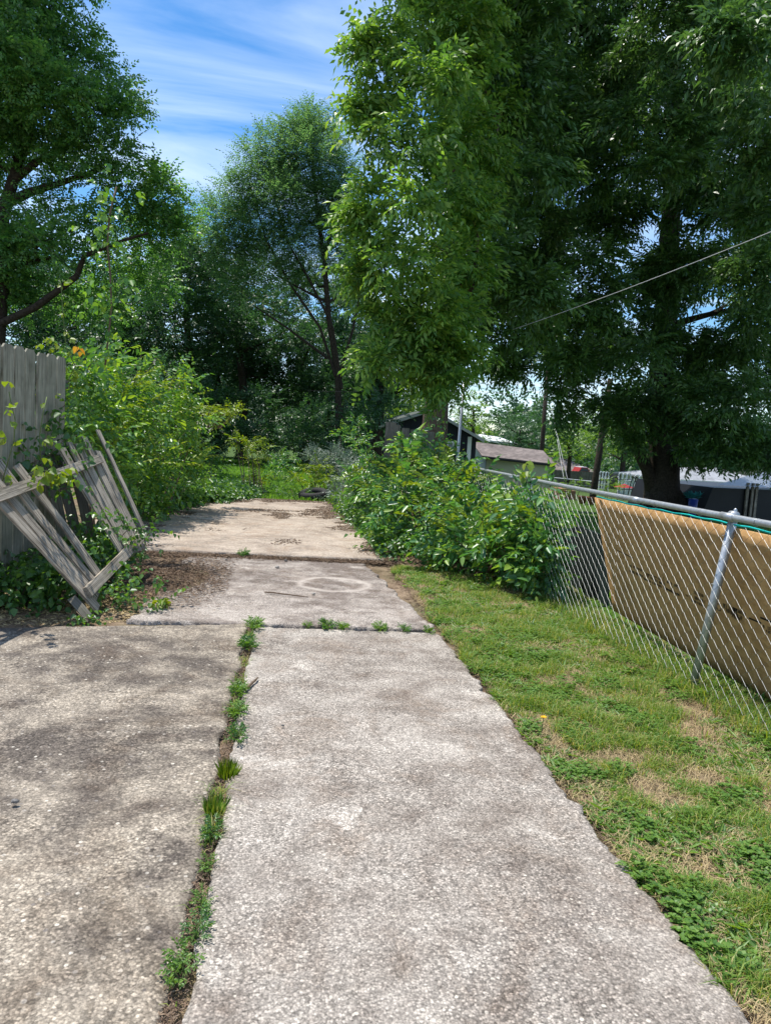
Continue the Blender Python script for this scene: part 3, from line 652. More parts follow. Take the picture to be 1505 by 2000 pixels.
MAT['stone'] = plain('grey stone', (0.16, 0.15, 0.14), .85, .2, 0, .3, 40, .4); MAT['stone_pale'] = plain('pale stone', (0.42, 0.38, 0.33), .85, .2, 0, .3, 40, .4)
for i, (a, b, r, l_, mm) in enumerate([(541, 1111, .028, 'pale rough stone on the worn slab above the stick', 'stone_pale'), (558, 1098, .022, 'grey stone beside the leaf strip', 'stone'), (612, 1163, .02, 'pebble right of the long stick', 'stone_pale'),
   (371, 1101, .026, 'round dark stone left of the debris heap', 'stone'), (442, 1096, .016, 'small dark stone near the far pad', 'stone'), (30, 1573, .016, 'dark pebble on the left foreground slab', 'stone'),
   (552, 1422, .009, 'tiny dark pebble on the pale path', 'stone'), (660, 1032, .024, 'dark stone on the right of the far pad', 'stone')]): stone(a, b, r, l_, i, MAT[mm])
p = GG(1056, 1432); root = empty('dandelion', Vector(p), 'single yellow dandelion flower at the edge of the path', 'flower'); m = MB(); m.tube([p + [0, 0, -.03], p + [0.004, 0, .05], p + [.008, .002, .09]], .0022, 5); m.build('stem', MAT['stem_green'], root)
MAT['yellow'] = plain('yellow petals', (0.75, 0.42, 0.01), .7, .2); m = MB()
for i in range(26):
    a = i * 2.399; rr = .018 * math.sqrt((i + 1) / 26); c0 = p + [.008, .002, .09]; m.poly([c0, c0 + [math.cos(a - .2) * rr, math.sin(a - .2) * rr, .006], c0 + [math.cos(a) * rr * 1.25, math.sin(a) * rr * 1.25, .008], c0 + [math.cos(a + .2) * rr, math.sin(a + .2) * rr, .006]])
m.build('petals', MAT['yellow'], root)

# ------------------------------------------------------------------ chain link fence
FX = 2.885
cf = empty('chain_link_fence', (FX, 4.6, 0), 'silver chain link fence with a leaning post, along the grass on the right', 'fence')
m = MB(); m.tube([(FX, .6, 1.25), (FX, 4.0, 1.25), (FX + .004, 7.0, 1.255), (FX, 10.5, 1.28), (FX, 13.2, 1.29)], .0215, 12); m.build('top_rail', MAT['galv'], cf, True)
for y in (4.35, 5.62, 8.9): m = MB(); m.tube([(FX, y - .07, 1.251), (FX, y + .07, 1.252)], .0245, 12); m.build('rail_sleeve', MAT['galv'], cf, True)
def post(a, b):
    a = np.array(a); b = np.array(b); m = MB(); m.tube([a, b], .029, 14); o = m.build('post', MAT['galv'], cf, True)
    d = (b - a) / np.linalg.norm(b - a); m = MB(); m.tube([b - d * .005, b + d * .02, b + d * .04, b + d * .052, b + d * .075, b + d * .085], [.031, .031, .024, .012, .011, .003], 12); 
    m.tube([(b[0], b[1] - .028, b[2] + .035), (b[0], b[1] + .028, b[2] + .035)], .029, 12)
    c = m.build('post_cap', MAT['galv'], cf, True)
post((FX + .035, 4.62, -.1), (FX + .045, 4.36, 1.225)); post((FX + .045, 8.45, -.1), (FX + .045, 8.3, 1.235)); post((FX + .045, 12.4, -.2), (FX + .045, 12.3, 1.26)); post((FX + .045, 1.0, -.1), (FX + .045, .8, 1.22))
m = MB(); w = .062; wz = .045; y0 = 1.2; nw = int((13.0 - y0) / w)
for k in range(nw):
    yb = y0 + k * w; pts = []; zz = .055 + (0.03 * math.sin(yb * 1.7)); nz_ = int((1.215 - zz) / wz)
    for j in range(nz_ + 1):
        ex = (j + k) % 2; bow = .012 * math.sin(yb * 2.1 + j * .12)
        pts.append((FX - .034 + (.003 if ex else -.003) + bow * (1 - j / nz_), yb + (w if ex else 0) + .002 * math.sin(j * 1.3 + yb * 5) + .02 * (1 - j / nz_), zz + j * (1.205 - zz) / nz_))
    m.tube(pts, .00125, 4, False)
m.build('wire_mesh', MAT['wire'], cf)
for zt in (.42, .78, 1.12):
    yy = 4.62 - .26 * zt / 1.28; m = MB()
    m.tube([(FX + .045 + .036 * math.cos(q), yy + .034 * math.sin(q), zt + .004 * math.sin(q * 2)) for q in np.linspace(0, 6.28, 13)], .0025, 5, False); m.build('tie_wire', MAT['wire'], cf)
for y in np.arange(1.6, 12.5, .61): m = MB(); m.tube([(FX + .026 * math.cos(q), y + .004 * q, 1.25 + .026 * math.sin(q) - .004) for q in np.linspace(0, 6.28, 11)], .0018, 4, False); m.build('tie_wire', MAT['wire'], cf)

# ------------------------------------------------------------------ strand board tied behind the fence, with its ink marks
def osbmat():
    m, t = newmat('strand board'); k = NT(t); v = k.pos(); v2 = k.mapv(v, (1, 1.0, 2.2), rot=(math.radians(20), 0, 0)); v3 = k.mapv(v, (1, 2.2, 1.0), rot=(math.radians(-25), 0, 0))
    cols = []
    for vv, sc in ((v2, 16), (v3, 12)):
        q = k.n('TexVoronoi'); q.inputs['Scale'].default_value = sc; wv = k.n('VectorMath', operation='ADD'); nn = k.n('TexNoise'); nn.inputs['Scale'].default_value = 14; k.l(vv, nn.inputs['Vector'])
        s2 = k.n('VectorMath', operation='SCALE'); s2.inputs['Scale'].default_value = .05; k.l(nn.outputs['Color'], s2.inputs[0]); k.l(vv, wv.inputs[0]); k.l(s2.outputs[0], wv.inputs[1]); k.l(wv.outputs[0], q.inputs['Vector'])
        s = k.n('SeparateColor'); k.l(q.outputs['Color'], s.inputs[0]); cols.append((s.outputs[0], q.outputs['Distance']))
    c = k.mix(cols[0][0], (0.34, 0.185, 0.07), (0.56, 0.335, 0.14)); c2 = k.mix(cols[1][0], (0.29, 0.155, 0.058), (0.52, 0.31, 0.13)); c = k.mix(.45, c, c2)
    c = k.mix(1.0, c, k.ramp(k.noise(v, 1.4, 5), [(.3, .92), (.7, 1.05)]), 'MULTIPLY'); c = k.mix(k.ramp(k.noise(v, 45, 3, .8), [(.66, 0.), (.72, .6)]), c, (0.12, 0.06, 0.025))
    k.out(c, .75, .3, k.bump(cols[0][1], .3, .004)); return m
MAT['osb'] = osbmat()
TL = XP(1160, 972, 2.945); TR = XP(1505, 1047, 2.945); BL = XP(1196, 1192, 3.30); BR = XP(1505, 1372, 3.30)
ext = 1.25; TR = TL + (TR - TL) * ext; BR = BL + (BR - BL) * ext
def bpt(u, v, off=0.0):     # v = 0 at the top
    p = (TL * (1 - u) + TR * u) * (1 - v) + (BL * (1 - u) + BR * u) * v
    p = p + np.array([1, 0, 0]) * (.004 * math.sin(math.pi * v) * (1 - .5 * u)); n = np.array([-1, 0, -.22]); return p + n / np.linalg.norm(n) * off
V = [bpt(u, v) for v in np.linspace(0, 1, 13) for u in np.linspace(0, 1, 17)] + [bpt(u, v, -.011) for v in np.linspace(0, 1, 13) for u in np.linspace(0, 1, 17)]
Q = []; n_ = 13 * 17
for j in range(12):
    for i in range(16): a = j * 17 + i; Q.append((a, a + 1, a + 18, a + 17)); Q.append((n_ + a + 17, n_ + a + 18, n_ + a + 1, n_ + a))
for i in range(16): Q.append((i, n_ + i, n_ + i + 1, i + 1)); a = 12 * 17 + i; Q.append((a + 1, n_ + a + 1, n_ + a, a))
for j in range(12): a = j * 17; Q.append((a, a + 17, n_ + a + 17, n_ + a)); a += 16; Q.append((a, n_ + a, n_ + a + 17, a + 17))
bd = quads('strand_board', V, Q, MAT['osb']); tag(bd, 'large tan strand board panel leaning behind the chain link fence', 'board')
nB = np.cross(BL - TL, TR - TL)
def uvpx(px, py):
    d = ray(px, py); best = None
    u, v = .5, .5
    for _ in range(25):      # Newton on the bowed sheet
        p = bpt(u, v); e = np.cross(p - CAM, d) / np.linalg.norm(d)
        J = np.stack([(np.cross(bpt(u + 1e-3, v) - CAM, d) / np.linalg.norm(d) - e) / 1e-3, (np.cross(bpt(u, v + 1e-3) - CAM, d) / np.linalg.norm(d) - e) / 1e-3], 1)
        s = np.linalg.lstsq(J, -e, rcond=None)[0]; u += s[0]; v += s[1]
    return u, v
MAT['ink'] = plain('faded black ink', (0.02, 0.016, 0.012), .9, .1, 0, .3, 60)
rg = np.random.default_rng(5); LU = np.linalg.norm(TR - TL); LV = np.linalg.norm(BL - TL)
def dash(u, v, du, dv, w):
    a = np.array([u * LU, v * LV]); b = a + [du, dv]; d = b - a; d /= np.linalg.norm(d); s = np.array([-d[1], d[0]]) * w / 2
    m.poly([bpt(q[0] / LU, q[1] / LV, .0025) for q in (a - s, b - s, b + s, a + s)])
def inkrow(p, q, h, step=.016):
    global m; m = MB()
    (u0, v0), (u1, v1) = uvpx(*p), uvpx(*q); L = math.hypot((u1 - u0) * LU, (v1 - v0) * LV); n = max(2, int(L / step)); dx = (u1 - u0) / n; dy = (v1 - v0) / n
    for i in range(n):
        if rg.random() < .12: continue
        u, v = u0 + dx * i, v0 + dy * i; k = rg.integers(0, 5)
        dash(u, v, rg.normal(0, .0015), h, .0065)
        if k < 3: dash(u, v + (0 if k else h * .5) / LV, step * .6, .001, .004)
        if k in (1, 3): dash(u + step * .6 / LU, v, 0, h, .004)
        if k == 4: dash(u, v + h / LV, step * .6, 0, .004)
    m.build('ink_mark', MAT['ink'], bd)
def inkline(p, q, w=.006):
    global m; m = MB(); (u0, v0), (u1, v1) = uvpx(*p), uvpx(*q); dash(u0, v0, (u1 - u0) * LU, (v1 - v0) * LV, w); m.build('ink_mark', MAT['ink'], bd)
inkline((1203, 1074), (1236, 1090), .007); inkline((1222, 1094), (1224, 1122), .004)
inkrow((1229, 1103), (1254, 1112), .02); inkrow((1229, 1112), (1256, 1124), .026); inkrow((1262, 1119), (1290, 1130), .014); inkrow((1256, 1128), (1325, 1160), .018); inkrow((1262, 1122), (1300, 1142), .022); inkrow((1302, 1134), (1326, 1144), .022)
inkrow((1296, 1146), (1330, 1162), .016); inkline((1295, 1126), (1297, 1146), .006); inkrow((1337, 1160), (1346, 1164), .014); inkrow((1350, 1152), (1374, 1162), .024); inkrow((1356, 1164), (1378, 1174), .026); inkrow((1350, 1170), (1376, 1182), .02)
inkrow((1412, 1178), (1440, 1190), .034); inkrow((1418, 1188), (1450, 1204), .03); inkrow((1432, 1186), (1456, 1198), .026); inkrow((1430, 1200), (1450, 1210), .02); inkline((1462, 1207), (1486, 1217), .012); inkline((1484, 1206), (1520, 1220), .014); inkrow((1490, 1220), (1525, 1234), .022); inkrow((1496, 1230), (1530, 1244), .018)
cu, cv = uvpx(1403, 1186); m = MB()
for q in np.linspace(0, 5.4, 13): dash(cu + .026 * math.cos(q) / LU, cv + .026 * math.sin(q) / LV, -.012 * math.sin(q), .012 * math.cos(q), .006)
m.build('ink_ring', MAT['ink'], bd)
MAT['dark_shape'] = plain('dark green shape', (.012, .022, .02), .8, .2, 0, .4, 3)  # plain dark green for three upright boards filling an unidentified dark area
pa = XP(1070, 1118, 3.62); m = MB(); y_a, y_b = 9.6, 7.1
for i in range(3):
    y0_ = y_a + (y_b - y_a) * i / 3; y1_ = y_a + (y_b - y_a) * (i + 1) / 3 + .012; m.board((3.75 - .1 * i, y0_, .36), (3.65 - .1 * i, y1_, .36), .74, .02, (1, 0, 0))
tag(m.build('dark_shape', MAT['dark_shape'], None), 'low dark green shape standing in the grass just behind the chain link fence', 'panel')
MAT['teal'] = plain('teal cord', (0.0, 0.42, 0.40), .6, .3, 0, .15, 60)
m = MB(); m.tube([np.array([2.925, y, 1.205 - .006 * math.sin((y - 3) * 1.9) ** 2 + .004 * math.sin(y * 17)]) for y in np.linspace(6.45, 2.6, 40)], .0062, 7)
tag(m.build('cord', MAT['teal'], None, True), 'teal cord stretched along the top edge of the tan board', 'cord')

# ------------------------------------------------------------------ standing board fence, left
A0 = np.array([-2.52, 6.5]); B0 = np.array([-2.33, 7.9]); e2 = (B0 - A0) / np.linalg.norm(B0 - A0); n2 = np.array([e2[1], -e2[0]])
bf = empty('board_fence', (A0[0], A0[1], 0), 'tall standing dog eared board fence on the left edge', 'fence')
rg = np.random.default_rng(8)
def picket(mb, c, e, n, w, z0, z1, t=.018, ear=.035, lean=0.0):
    # c = foot centre (x, y); outline in the (e, z) plane, thickness along n
    pr = [(-w / 2, z0), (w / 2, z0), (w / 2, z1 - ear), (w / 2 - ear, z1), (-w / 2 + ear, z1), (-w / 2, z1 - ear)]
    V = []; U = []; o = float(c[0] * 13.1 + c[1] * 7.7)
    for s in (0, 1):
        for a, z in pr:
            k = a + lean * (z - z0); V.append((c[0] + e[0] * k + n[0] * t * (s - .5), c[1] + e[1] * k + n[1] * t * (s - .5), z)); U.append((o + a, z))
    k = 6; mb.add(V, [tuple(range(k))[::-1], tuple(range(k, 2 * k))] + [(i, (i + 1) % k, (i + 1) % k + k, i + k) for i in range(k)], U)
L_ = -.28
while L_ < 1.62:
    w = .19 + rg.uniform(-.008, .008); c = A0 + e2 * (L_ + w / 2) + n2 * rg.uniform(-.004, .006)
    m = MB(); picket(m, c, e2, n2, w, -.02 + rg.uniform(0, .05), 2.27 + rg.uniform(-.015, .015), lean=rg.uniform(-.006, .004)); m.build('picket', MAT['wood_fence'], bf); L_ += w + .018 + rg.uniform(0, .014)
for z in (.35, 1.2, 2.0):
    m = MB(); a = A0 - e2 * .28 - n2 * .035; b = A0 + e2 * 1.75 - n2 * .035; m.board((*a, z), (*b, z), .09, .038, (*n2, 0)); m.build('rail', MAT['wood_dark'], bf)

# ------------------------------------------------------------------ fallen fence panel leaning on it
L0 = D(165, 1160, 6.3); L1 = D(276, 1048, 7.95); U0 = D(-9, 972, 5.95); U1 = D(207, 893, 8.25)
fp = empty('fallen_fence_panel', Vector(G(190, 1212)), 'fallen grey picket panel leaning on its corner against the left fence', 'fence panel')
nP = np.cross(L1 - L0, U0 - L0); nP /= np.linalg.norm(nP); nP = nP if nP.dot(CAM - L0) > 0 else -nP
def onp(t, s, off=0.0): return (L0 * (1 - t) + L1 * t) * (1 - s) + (U0 * (1 - t) + U1 * t) * s + nP * off
m = MB(); m.board(onp(0.0, 0, .03), onp(1.0, 0, .03), .092, .04, nP, seg=4, warp=.01); m.build('rail', MAT['wood_grey'], fp)
m = MB(); m.board(onp(-.25, 1, .03), onp(.9, 1, .03), .095, .04, nP, seg=4, warp=-.012); m.build('rail', MAT['wood_grey'], fp)
for t, s0, s1, wd, dt in [(-.0, -.17, 1.3, .105, 0.0), (.075, -.1, 1.28, .105, .01), (.155, -.05, 1.27, .10, .015), (.235, -.02, 1.2, .105, .02),
                          (.645, -.04, 1.24, .12, -.01), (.72, -.08, 1.28, .10, 0), (.785, -.1, 1.24, .11, 0), (.86, -.1, 1.3, .105, .01), (.94, -.12, 1.1, .10, 0), (1.09, -.1, 1.34, .06, -.05)]:
    m = MB(); m.board(onp(t, s0, -.0), onp(t + dt, s1, 0), wd, .02, nP + rg.normal(0, .08, 3), seg=5, warp=rg.uniform(-.02, .02)); m.build('picket', MAT['wood_grey'], fp)
for i, (a, b, c, d, l_) in enumerate([(127, 1056, 82, 945, 'loose upright board in the gap of the fallen panel, nearest its left pickets'), (152, 1058, 107, 948, 'second loose board in the gap of the fallen panel'), (176, 1050, 136, 945, 'third loose board, half covered by vine leaves'),
                                  (85, 1085, 58, 962, 'dark loose board behind the left pickets of the fallen panel')]):
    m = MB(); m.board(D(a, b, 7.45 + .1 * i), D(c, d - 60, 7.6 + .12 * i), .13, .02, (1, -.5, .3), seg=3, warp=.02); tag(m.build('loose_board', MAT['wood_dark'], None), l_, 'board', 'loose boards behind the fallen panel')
# a splintered stub under the corner
m = MB(); m.board(D(140, 1168, 6.25), D(178, 1212, 6.12), .07, .02, (0.5, -1, .5), seg=2, warp=.01); tag(m.build('broken_board', MAT['wood_dark'], None), 'short broken board under the lowest corner of the fallen panel', 'board')

# ------------------------------------------------------------------ weathered board fence behind the right shrub
wf = empty('weathered_fence_section', (2.2, 13.4, 0), 'short weathered board fence section above the right shrub, before the big trunk', 'fence')
x = D(747, 900, 13.4)[0]
for i, (w, tp) in enumerate([(.19, 1.97), (.13, 1.93), (.15, 1.88), (.15, 1.86), (.15, 1.89), (.15, 1.84)]):
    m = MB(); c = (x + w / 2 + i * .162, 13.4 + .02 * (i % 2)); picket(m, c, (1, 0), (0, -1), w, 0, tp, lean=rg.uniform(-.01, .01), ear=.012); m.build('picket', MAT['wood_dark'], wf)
m = MB(); m.box((x + .7, 13.45, 1.5), (1.4, .04, .09)); m.build('rail', MAT['wood_dark'], wf)
# stake in the shrub
p = XP(1004, 985, 3.15); p2 = XP(1008, 934, 3.15); m = MB(); m.board((p[0], p[1], 0), p2, .075, .075, (1, 0, 0), seg=2); tag(m.build('wooden_stake', MAT['wood_grey'], None), 'weathered wooden stake beside the chain link rail', 'stake')

# ------------------------------------------------------------------ buildings
def gable(name, label, x0, x1, y0, y1, z0, ze, zr, apex, wall, roof, over=.35, trim='white', cat='house', dz=0.0):
    """gable end faces -y; ridge along +y; apex = x of the ridge; dz raises the eave on the right"""
    root = empty(name, (x0, y0, z0), label, cat)
    m = MB(); V = [(x0, y0, z0), (x1, y0, z0), (x1, y0, ze + dz), (apex, y0, zr), (x0, y0, ze), (x0, y1, z0), (x1, y1, z0), (x1, y1, ze + dz), (apex, y1, zr), (x0, y1, ze)]
    m.add(V, [(0, 1, 2, 3, 4), (9, 8, 7, 6, 5), (0, 5, 6, 1), (1, 6, 7, 2), (0, 4, 9, 5)]); m.build('wall', wall, root)
    m = MB(); k = .12
    for xs, zs in ((x0, ze), (x1, ze + dz)):
        sl_ = (zr - zs) / (apex - xs); xe = xs + math.copysign(over, xs - apex); zz = zs + (xe - xs) * sl_
        m.hexa([(apex, y0 - over, zr + .02), (xe, y0 - over, zz + .02), (xe, y1 + over, zz + .02), (apex, y1 + over, zr + .02), (apex, y0 - over, zr + k), (xe, y0 - over, zz + k), (xe, y1 + over, zz + k), (apex, y1 + over, zr + k)])
    m.build('roof', roof, root)
    m = MB()
    for xs, zs in ((x0, ze), (x1, ze + dz)):
        sl_ = (zr - zs) / (apex - xs); xe = xs + math.copysign(over, xs - apex); zz = zs + (xe - xs) * sl_
        m.hexa([(apex, y0 - over - .03, zr - .04), (xe, y0 - over - .03, zz - .04), (xe, y0 - over - .003, zz - .04), (apex, y0 - over - .003, zr - .04), (apex, y0 - over - .03, zr + k + .01), (xe, y0 - over - .03, zz + k + .01), (xe, y0 - over - .003, zz + k + .01), (apex, y0 - over - .003, zr + k + .01)])
    m.build('fascia', MAT['galv'] if trim == 'grey' else MAT[trim], root)
    return root
dpt = 40
a = D(840, 803, dpt); el = D(750, 832, dpt); er = D(930, 856, dpt)
hb = gable('dark_house', 'dark blue gabled house behind the big trunk and the grey pole', el[0], er[0], dpt, dpt + 9, -1.0, el[2], a[2], a[0], MAT['siding_dark'], MAT['roof_dark'], dz=er[2] - el[2], trim='grey')
w0 = D(873, 861, dpt - .03); w1 = D(884, 895, dpt - .03)
m = MB(); m.box(((w0[0] + w1[0]) / 2, dpt - .04, (w0[2] + w1[2]) / 2), (abs(w1[0] - w0[0]), .06, abs(w0[2] - w1[2]))); o = m.build('window', MAT['white'], hb)
m = MB(); m.box(((w0[0] + w1[0]) / 2, dpt - .085, (w0[2] + w1[2]) / 2), (abs(w1[0] - w0[0]) * .6, .02, abs(w0[2] - w1[2]) * .8)); g_ = link('x', None, None) if False else m.build('pane', MAT['roof_grey'], None); g_.parent = o; g_.location = (0, 0, 0)
c0 = D(917, 853, dpt - .05); m = MB(); m.box((c0[0], dpt - .06, c0[2] / 2 - .2), (.22, .08, c0[2] + .4)); m.build('corner_trim', MAT['white'], hb)
# shed with brown shingles
sh = empty('shed', Vector(D(1000, 940, 46)), 'tan shed with a brown shingle roof behind the chain link fence', 'shed')
e0 = D(941, 890, 46.5); e1 = D(1083, 906, 44.5); r0 = D(920, 862, 49.5); r1_ = D(1060, 880, 47.2); up = np.array([0, 0, 1.])
bk0 = r0 + (r0 - e0) * [1, 1, -1]; bk1 = r1_ + (r1_ - e1) * [1, 1, -1]
gnd = -1.25
m = MB(); ins = np.array([.12, .12, -.02]); f0 = e0 + [.35, .15, -.03]; f1 = e1 + [-.12, .15, -.03]; b0_ = bk0 + [.35, -.2, -.03]; b1_ = bk1 + [-.12, -.2, -.03]; t0 = r0 + [.35, 0, -.08]; t1 = r1_ + [-.12, 0, -.08]
z_ = lambda p: np.array([p[0], p[1], gnd])
m.add([z_(f0), z_(f1), z_(b1_), z_(b0_), f0, f1, b1_, b0_, t0, t1], [(0, 1, 5, 4), (1, 2, 6, 9, 5), (2, 3, 7, 6), (3, 0, 4, 8, 7), (4, 5, 9, 8), (6, 7, 8, 9)]); m.build('wall', MAT['siding_tan'], sh)
m = MB(); dn = np.array([0, 0, -.09])
m.hexa([e0 + dn, e1 + dn, r1_ + dn, r0 + dn, e0, e1, r1_, r0]); m.hexa([r0 + dn, r1_ + dn, bk1 + dn, bk0 + dn, r0, r1_, bk1, bk0]); m.build('roof', MAT['roof_brown'], sh)
m = MB(); m.board(e0 + [0, -.03, -.12], e1 + [0, -.03, -.12], .1, .04, (0, -1, 0)); m.board(z_(f1) + [.03, -.03, 0], f1 + [.03, -.03, 0], .14, .04, (0, -1, 0)); m.build('dark_trim', MAT['black'], sh)
m = MB(); q0 = z_(f0); m.add([q0 + [-.03, .05, 0], f0 + [-.03, .05, 0], t0 + [-.03, 0, 0], b0_ + [-.03, -.05, 0], z_(b0_) + [-.03, -.05, 0]], [(0, 1, 2, 3, 4)]); m.build('end_wall', MAT['white'], sh)
# pale metal building behind the shed
mb_ = empty('metal_building', Vector(D(990, 880, 62)), 'pale blue metal building showing above the brown shed roof', 'building')
p0 = D(955, 861, 62); p1 = D(1012, 860, 60); m = MB(); m.box(((p0[0] + p1[0]) / 2, 63.5, (p0[2] - 1) / 2 - .3), (p1[0] - p0[0], 5, p0[2] + 1)); m.build('wall', MAT['siding_white'], mb_)
m = MB(); m.hexa([(p0[0] - .3, 60.8, p0[2] - .1), (p1[0] + .2, 60.8, p0[2] - .25), (p1[0] + .2, 66.3, p0[2] + .3), (p0[0] - .3, 66.3, p0[2] + .5), (p0[0] - .3, 60.8, p0[2] + .05), (p1[0] + .2, 60.8, p0[2] - .1), (p1[0] + .2, 66.3, p0[2] + .45), (p0[0] - .3, 66.3, p0[2] + .65)]); m.build('roof', MAT['white'], mb_)
# grey roofed house and its neighbour on the right
def hip(name, label, x0, x1, y0, y1, z0, ze, zr, rx0, rx1, wall, roof, cat='house'):
    root = empty(name, (x0, y0, z0), label, cat); ym = (y0 + y1) / 2
    m = MB(); m.hexa([(x0, y0, z0), (x1, y0, z0), (x1, y1, z0), (x0, y1, z0), (x0, y0, ze), (x1, y0, ze), (x1, y1, ze), (x0, y1, ze)]); m.build('wall', wall, root)
    o = .4; m = MB(); V = [(x0 - o, y0 - o, ze), (x1 + o, y0 - o, ze), (x1 + o, y1 + o, ze), (x0 - o, y1 + o, ze), (x0 - o, y0 - o, ze + .1), (x1 + o, y0 - o, ze + .1), (x1 + o, y1 + o, ze + .1), (x0 - o, y1 + o, ze + .1), (rx0, ym, zr), (rx1, ym, zr)]
    m.add(V, [(3, 2, 1, 0), (0, 1, 5, 4), (1, 2, 6, 5), (2, 3, 7, 6), (3, 0, 4, 7), (4, 5, 9, 8), (5, 6, 9), (6, 7, 8, 9), (7, 4, 8)]); m.build('roof', roof, root)
    m = MB(); m.box(((x0 + x1) / 2, y0 - o - .03, ze + .04), (x1 - x0 + 2 * o, .05, .16)); m.build('gutter', MAT['white'], root); return root
q = 40; a = D(1332, 940, q); b = D(1425, 940, q); t = D(1368, 911, q + 4)
hg = hip('white_house', 'white sided house with a grey roof right of the dark tree trunk', a[0], b[0] + 2.5, q, q + 8, -1.3, a[2], t[2], t[0], t[0] + 1.0, MAT['siding_white'], MAT['roof_grey'])
for xx in (1350, 1385):
    w = D(xx, 965, q - .03); m = MB(); m.box((w[0], q - .03, w[2]), (.75, .06, .75)); m.build('window', MAT['glass'], hg)
a = D(1282, 942, 52); b = D(1326, 942, 52); t = D(1300, 925, 55)
hip('pale_house', 'pale distant house glimpsed between the tree trunk and the grey roofed house', a[0], b[0], 52, 60, -1.5, a[2], t[2], t[0] - .5, t[0] + .8, MAT['siding_white'], MAT['roof_grey'])
for nm, xa, xb, yy, dd, lb in (('distant_house', 1000, 1160, 893, 75, 'long low pale house far behind the wooden yard fence'), ('distant_house', 1380, 1520, 880, 70, 'far tan house whose roof shows through the lowest dark leaves at right')):
    a = D(xa, yy + 22, dd); b = D(xb, yy + 22, dd); t = D((xa + xb) / 2, yy, dd + 4); MAT.setdefault('tan_wall', plain('tan wall', (.5, .42, .33), .8, .2)); hip(nm, lb, a[0], b[0], dd, dd + 8, -1.6, a[2], t[2], a[0] + 2, b[0] - 2, MAT['siding_white'] if xa < 1100 else MAT['tan_wall'], MAT['roof_brown'])
# dark outbuilding with a corrugated roof
q = 25; ob = empty('dark_outbuilding', Vector(D(1440, 975, q)), 'dark open outbuilding with a corrugated grey roof at the right edge', 'outbuilding')
a = D(1390, 947, q); b = D(1600, 957, q); t = D(1487, 921, q + 2.2); t2 = D(1600, 936, q + 2.2)
m = MB(); nC = 44
V = []; 
for i in range(nC + 1):
    f = i / nC; w_ = .03 * (i % 2); e_ = a * (1 - f) + b * f; r_ = t * (1 - f) + t2 * f; V += [e_ + [0, -.2, w_], r_ + [0, 0, w_]]
m.add(V, [(2 * i, 2 * i + 2, 2 * i + 3, 2 * i + 1) for i in range(nC)]); m.build('roof', MAT['galv'], ob)
m = MB(); g0 = -.9; d0 = D(1372, 985, q); m.add([(d0[0] - .1, q + .1, g0), (b[0], q + .1, g0), (b[0], q + .1, b[2] - .1), (a[0] + .1, q + .1, a[2] - .1), (d0[0] - .1, q + 6, g0), (b[0], q + 6, g0), (b[0], q + 6, b[2] - .1), (a[0] + .1, q + 6, a[2] - .1)], [(0, 1, 2, 3), (7, 6, 5, 4), (4, 0, 3, 7), (1, 5, 6, 2), (3, 2, 6, 7)]); m.build('wall', MAT['black'], ob)
m = MB()
for xx in (1456, 1466, 1474): w = D(xx, 985, q); m.box((w[0], q + .02, .02), (.09, .08, 1.75))
m.build('post', MAT['wood_grey'], ob)
# ------------------------------------------------------------------ yard things beyond the fence
MAT['pvc'] = plain('white pipe', (.72, .74, .74), .5, .4, 0, .05, 3)
def hoops(px0, px1, n, pyt, pyb, d, label):
    a = D(px0, pyb, d); b = D(px1, pyb, d); zt = D(px0, pyt, d)[2]; root = empty('hoop_fence', Vector(a), label, 'garden fence', 'white hoop topped garden frames')
    s = (b[0] - a[0]) / n
    for i in range(n):
        x_ = a[0] + s * i; r = s * .42; pts = [(x_, d, a[2])] + [(x_ + r - r * math.cos(q_), d + .0, zt - r + r * math.sin(q_)) for q_ in np.linspace(0, math.pi, 9)] + [(x_ + 2 * r, d, a[2])]
        m = MB(); m.tube(pts, .03, 5, False); m.build('hoop', MAT['pvc'], root)
    for f in (.3, .62): m = MB(); m.tube([(a[0], d - .04, a[2] + (zt - a[2]) * f), (b[0], d - .04, a[2] + (zt - a[2]) * f)], .025, 5); m.build('rail', MAT['pvc'], root)
    for i in range(3): m = MB(); x_ = a[0] + (b[0] - a[0]) * i / 2; m.tube([(x_, d - .05, -1.2), (x_, d - .05, a[2] + .9)], .03, 5); m.build('post', MAT['pvc'], root)
hoops(1168, 1186, 3, 921, 955, 46, 'leftmost white hoop frame, just right of the leaning dark pole')
hoops(1205, 1229, 3, 923, 960, 44, 'middle white hoop frame between the dark pole and the black arbour')
hoops(1236, 1264, 3, 927, 964, 42, 'right white hoop frame behind the black metal arbour')
ar = empty('metal_arbour', Vector(D(1240, 968, 36)), 'small black metal arbour frame in front of the white hoops', 'arbour')
for dx in (0, .35):
    m = MB(); a = D(1231, 968, 36); b = D(1247, 968, 36); t = D(1240, 931, 36); m.tube([(a[0], 36 + dx, a[2]), (a[0] + .12, 36 + dx, t[2] - .3), (a[0] + .2, 36 + dx, t[2] - .08), (t[0], 36 + dx, t[2]), (b[0] - .15, 36 + dx, t[2] - .08), (b[0] - .07, 36 + dx, t[2] - .3), (b[0], 36 + dx, b[2])], .03, 6); m.build('frame', MAT['black'], ar)
m = MB(); a = D(1160, 939, 36); b = D(1232, 936, 36); m.tube([a, b], .022, 5); a = D(1200, 955, 36); b = D(1268, 957, 36); m.tube([a, b], .022, 5); m.build('bar', MAT['black'], ar)
MAT['red'] = plain('red cloth', (.3, .03, .03), .7, .2)
